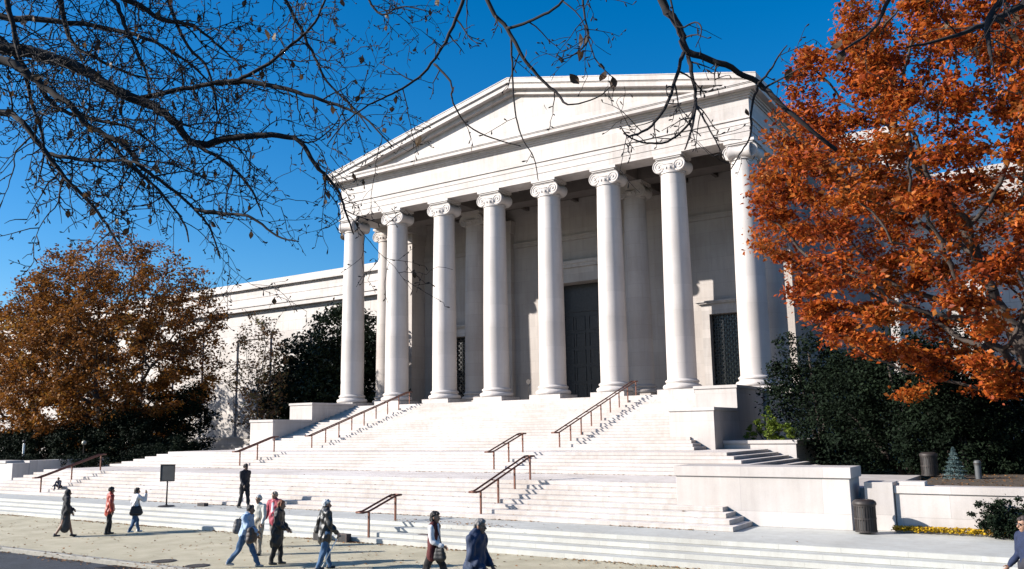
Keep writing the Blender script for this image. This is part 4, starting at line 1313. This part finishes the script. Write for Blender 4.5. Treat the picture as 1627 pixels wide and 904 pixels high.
    # shoes
    for hip, kn, an in legs:
        q = MB()
        q.capsule(an+np.array((0,-.020*S,-.022*S)), an+np.array((0,.080*S,-.028*S)), .027*S, .019*S, .95)
        q.capsule(an+np.array((0,-.014*S,.005*S)), an+np.array((0,-.008*S,-.020*S)), .025*S, .026*S)
        put('shoe', q, cloth(shoes, .5), .011, 2, .0)
    # hair: cap over skull, open at the face
    if hair:
        q = MB()
        g = np.random.default_rng(int(abs(loc[0])*100) % 9999)
        r0 = .058*S
        for i in range(70):
            a = g.uniform(0, 2*math.pi); e = g.uniform(-.15, 1.0)
            d = np.array((math.cos(a)*math.sqrt(1-min(e,.999)**2) if e > 0 else math.cos(a), math.sin(a)*math.sqrt(1-min(e,.999)**2) if e > 0 else math.sin(a), e))
            lowz = -.42 if hair_style != 'bob' else -.75
            if d[1] > .30 and d[2] < .45: continue
            if d[1] > -.2 and abs(d[0]) > .6 and d[2] < .02 and hair_style == 'short': continue
            if bald and d[2] > .45: continue
            v = np.array((d[0]*.046*S, -.008*S+d[1]*.056*S, .020*S+d[2]*.050*S))
            q.ball(hrot(v), g.uniform(.013,.019)*S, 8, 6)
            if d[1] < .1 and d[2] < .25:
                q.ball(hrot((d[0]*.044*S, -.010*S+d[1]*.052*S, (.01+lowz*.05*g.random())*S)), .015*S, 8, 6)
                if hair_style == 'bob': q.ball(hrot((d[0]*.05*S, -.012*S+d[1]*.055*S, (-.02-.03*g.random())*S)), .018*S, 8, 6)
        if not bald: q.ball(hrot((0,-.014*S,.026*S)), .053*S, 14, 10, (.9,1.02,.98))
        o = put('hair', q, cloth(hair, .7), .0085, 1, .0)
    if hair_style == 'hood':
        q = MB(); q.ball(hrot((0,-.012*S,.012*S)), .066*S, 14, 10, (.9,1.0,1.08)); q.capsule(hrot((0,-.02*S,-.02*S)), shl+np.array((0,-.01*S,.0)), .055*S, .085*S)
        put('hood', q, cloth((.018,.018,.02)), .012, 3, .003)
    M4 = Matrix.Translation(Vector(loc)) @ Matrix.Rotation(R_(face-90), 4, 'Z')
    return root, dict(A=A, S=S, shl=shl, pel=pel, hd=hd, chest=chest, waist=waist, W=lambda p: np.array(M4 @ Vector(tuple(p))))

def bag(name, label, cat, c, size, colr, rz, strap=None, group=None):
    """soft bag hanging from a strap; c is the centre in world space"""
    root = empty(name, (c[0], c[1], c[2]-size[2]/2), label, cat, group, rz=rz)
    q = MB()
    x, y, z = size[0]/2, size[1]/2, size[2]
    for sx in (-1, 1):
        q.capsule((sx*x*.55,0,z*.3),(sx*x*.45,0,z*.75), y*1.05, y*.8, 1.0)
    q.capsule((-x*.6,0,z*.28),(x*.6,0,z*.28), y*1.1, y*1.1); q.capsule((-x*.5,0,z*.7),(x*.5,0,z*.7), y*.85, y*.85); q.capsule((-x*.55,0,z*.5),(x*.55,0,z*.5), y, y)
    me = solid(q, .012, 4, .004); me.name = 'pouch'; me.materials.append(cloth(colr, .6))
    o = bpy.data.objects.new('pouch', me); col.objects.link(o); o.parent = root
    if strap is not None:
        inv = (Matrix.Translation(root.location) @ Matrix.Rotation(rz, 4, 'Z')).inverted()
        top = np.array(inv @ Vector(tuple(strap)))
        MB().tube([(-x*.6,0,z*.8), top+np.array((-.02,0,0)), top+np.array((.02,0,0)), (x*.6,0,z*.8)], .012, 6).build('strap', cloth(tuple(v*.7 for v in colr), .6), root, smooth=True)
    return root

NAVY = (.008,.016,.050)
JEAN = (.035,.085,.17)
# three women walking away at the left
person('woman in a dark hood and long grey skirt walking away at far left', (15.25,-30.33,ZG), 62, 1.66, 1, .30, coat=((.016,.016,.02),.46), skirt=((.035,.036,.04),.20), hair_style='hood', arms=((.1,.9,.10,.7),(.1,.5,.10,.2)), shoes=(.015,.015,.02))
person('woman in a bright red jacket and black trousers seen from behind', (16.0,-29.15,ZG), 70, 1.66, 2, .10, coat=((.26,.026,.013),.46,.5), pants=(.014,.014,.016), hair=(.012,.010,.010), arms=((-.05,.75,.16),(-.05,.2,.14)))
r, d = person('woman in a white jacket and jeans shading her eyes with one hand', (16.35,-28.35,ZG), 75, 1.60, 1, .22, coat=((.55,.55,.57),.44), pants=JEAN, hair=(.02,.014,.012), hair_style='bob', arms=((-.1,.2,.45),(1.0,2.1,.25)), shoes=(.7,.7,.7))
bag('shoulder_bag', 'big black bag hanging at the side of the woman in white', 'bag', d['W']((.20,-.05,.80)), (.44,.18,.40), (.012,.012,.014), R_(60), d['W']((.16,.0,1.22)))
# uniformed man on the pavement
r, d = person('man in a dark uniform standing at the foot of the stairs', (17.35,-24.25,ZP), -5, 1.76, 3, .20, top=(.012,.012,.018), pants=(.010,.010,.014), hair=(.01,.008,.008), arms=((-.35,.35,.10),(.2,.5,.08)), lean=.03)
# the pair in front and the two behind them
person('grey haired man in a cream shirt and sunglasses half hidden behind the blue shirt', (25.15,-30.2,ZG+.0), -75, 1.70, 0, .12, top=(.5,.48,.43), pants=(.25,.22,.18), hair=(.45,.43,.42), glasses=True, arms=((.2,.5,.2),(.1,.6,.2)))
r, d = person('dark haired person in a pale blue shirt and jeans walking right', (26.7,-31.95,ZG), 25, 1.68, 1, .42, coat=((.30,.39,.52),.47), pants=JEAN, hair=(.012,.010,.012), head_pitch=.5, lean=.10, arms=((.1,.5,.10),(.35,.8,.10,.4)), shoes=(.25,.25,.26), collar=NAVY)
bag('backpack', 'small grey bag on the back of the pale blue shirt', 'bag', d['W']((-.10,-.26,1.06)), (.34,.20,.44), (.075,.07,.07), R_(25-90), d['W']((-.05,-.10,1.36)))
bag('draped_coat', 'brown coat bundled over the arm of the pale blue shirt', 'coat', d['W']((.20,.26,.86)), (.34,.20,.52), (.05,.036,.03), R_(25-90))
person('auburn haired woman in a long black coat walking right', (27.1,-31.2,ZG), 30, 1.68, 0, .12, coat=((.012,.011,.012),.34,.55), pants=(.012,.012,.013), hair=(.17,.055,.025), hair_style='bob', head_pitch=.3, lean=.06, arms=((.1,.6,.12),(.1,.8,.12,.5)))
person('white haired woman in a pink jacket over a white top facing the street', (24.2,-28.75,ZG), -80, 1.68, 0, .12, coat=((.28,.035,.06),.46,.7), openf=(.52,.53,.57), pants=(.22,.20,.19), hair=(.30,.24,.20), arms=((.1,.2,.22),(.1,.25,.24)))
# man with a white cane
r, d = person('white haired man in a black leather jacket and jeans seen from behind', (28.9,-31.2,ZG), 62, 1.76, 0, .20, coat=((.012,.012,.013),.44,.38), pants=JEAN, hair=(.45,.45,.45), turn=-.25, arms=((-.35,.7,.24),(.15,.55,.14)), shoes=(.03,.028,.03), width=1.08)
bag('shoulder_bag', 'black shoulder bag at the left hip of the man with the cane', 'bag', d['W']((-.32,-.02,1.02)), (.36,.16,.26), (.013,.012,.012), R_(62), d['W']((-.14,.02,1.42)))
h0 = d['A'][1][2]+d['A'][1][3]*.05*d['S']; h0w = d['W'](h0)
cn = empty('walking_cane', tuple(d['W']((.02,-.16,0))), 'thin white cane held by the man in the black jacket', 'cane')
c0 = np.array(cn.location); tip = d['W']((.02,-.12,.0))-c0; hnd = h0w-c0
MB().tube([tip, tip*.1+hnd*.9], .013, 8).build('shaft', pmat('white_cane', (.8,.8,.8), .04, 6, .4), cn, smooth=True)
MB().tube([tip*.1+hnd*.9, hnd], .018, 8).build('grip', M['black_plate'], cn, smooth=True)
# woman in red vest
r, d = person('dark haired woman in a dark red vest over white sleeves walking right', tuple(at_z(690,808,ZG+1.76)*np.array((1,1,0))+np.array((0,0,ZG))), 15, 1.76, 0, .42, top=(.55,.55,.57), vest=(.075,.009,.009), pants=(.014,.013,.014), hair=(.014,.010,.010), hair_style='bob', arms=((-.38,.15,.20),(.15,1.0,.12,.3)), openf=(.5,.51,.55), collar=(.55,.55,.57))
bag('shoulder_bag', 'small black bag carried by the woman in the red vest', 'bag', d['W']((.17,.20,.80)), (.26,.14,.36), (.012,.012,.013), R_(15), d['W']((.08,.06,1.40)))
# grey haired man in front
r, d = person('grey haired man in a dark navy jacket walking right, nearest the camera', tuple(at_z(754,820,ZG+1.88)*np.array((1,1,0))+np.array((0,0,ZG))), 10, 1.88, 1, .35, coat=((.015,.028,.068),.42,.75), pants=(.02,.035,.07), hair=(.16,.15,.145), arms=((.0,.75,.15,.3),(.05,.8,.16,.3)), width=1.18, lean=.08, head_pitch=.3)
# person at the right edge
person('person in a dotted navy shirt and sunglasses at the right edge of the view', tuple(at_z(1628,821,ZG+1.84)*np.array((1,1,0))+np.array((0,0,ZG))), 215, 1.84, 0, .15, top=NAVY, pants=(.02,.02,.03), hair=(.03,.02,.018), glasses=True, arms=((.05,.5,.1),(.05,.7,.08)), width=1.12, collar=NAVY)
# child crouching on the steps
person('small child in dark clothes sitting on the lower steps beside the far left handrail', (1.25,-22.75,-4.88), -60, 1.05, 1, sit=True, top=(.03,.035,.06), pants=(.05,.055,.08), hair=(.2,.15,.08), lean=.35, arms=((.6,.4,.1),(.6,.4,.1)))
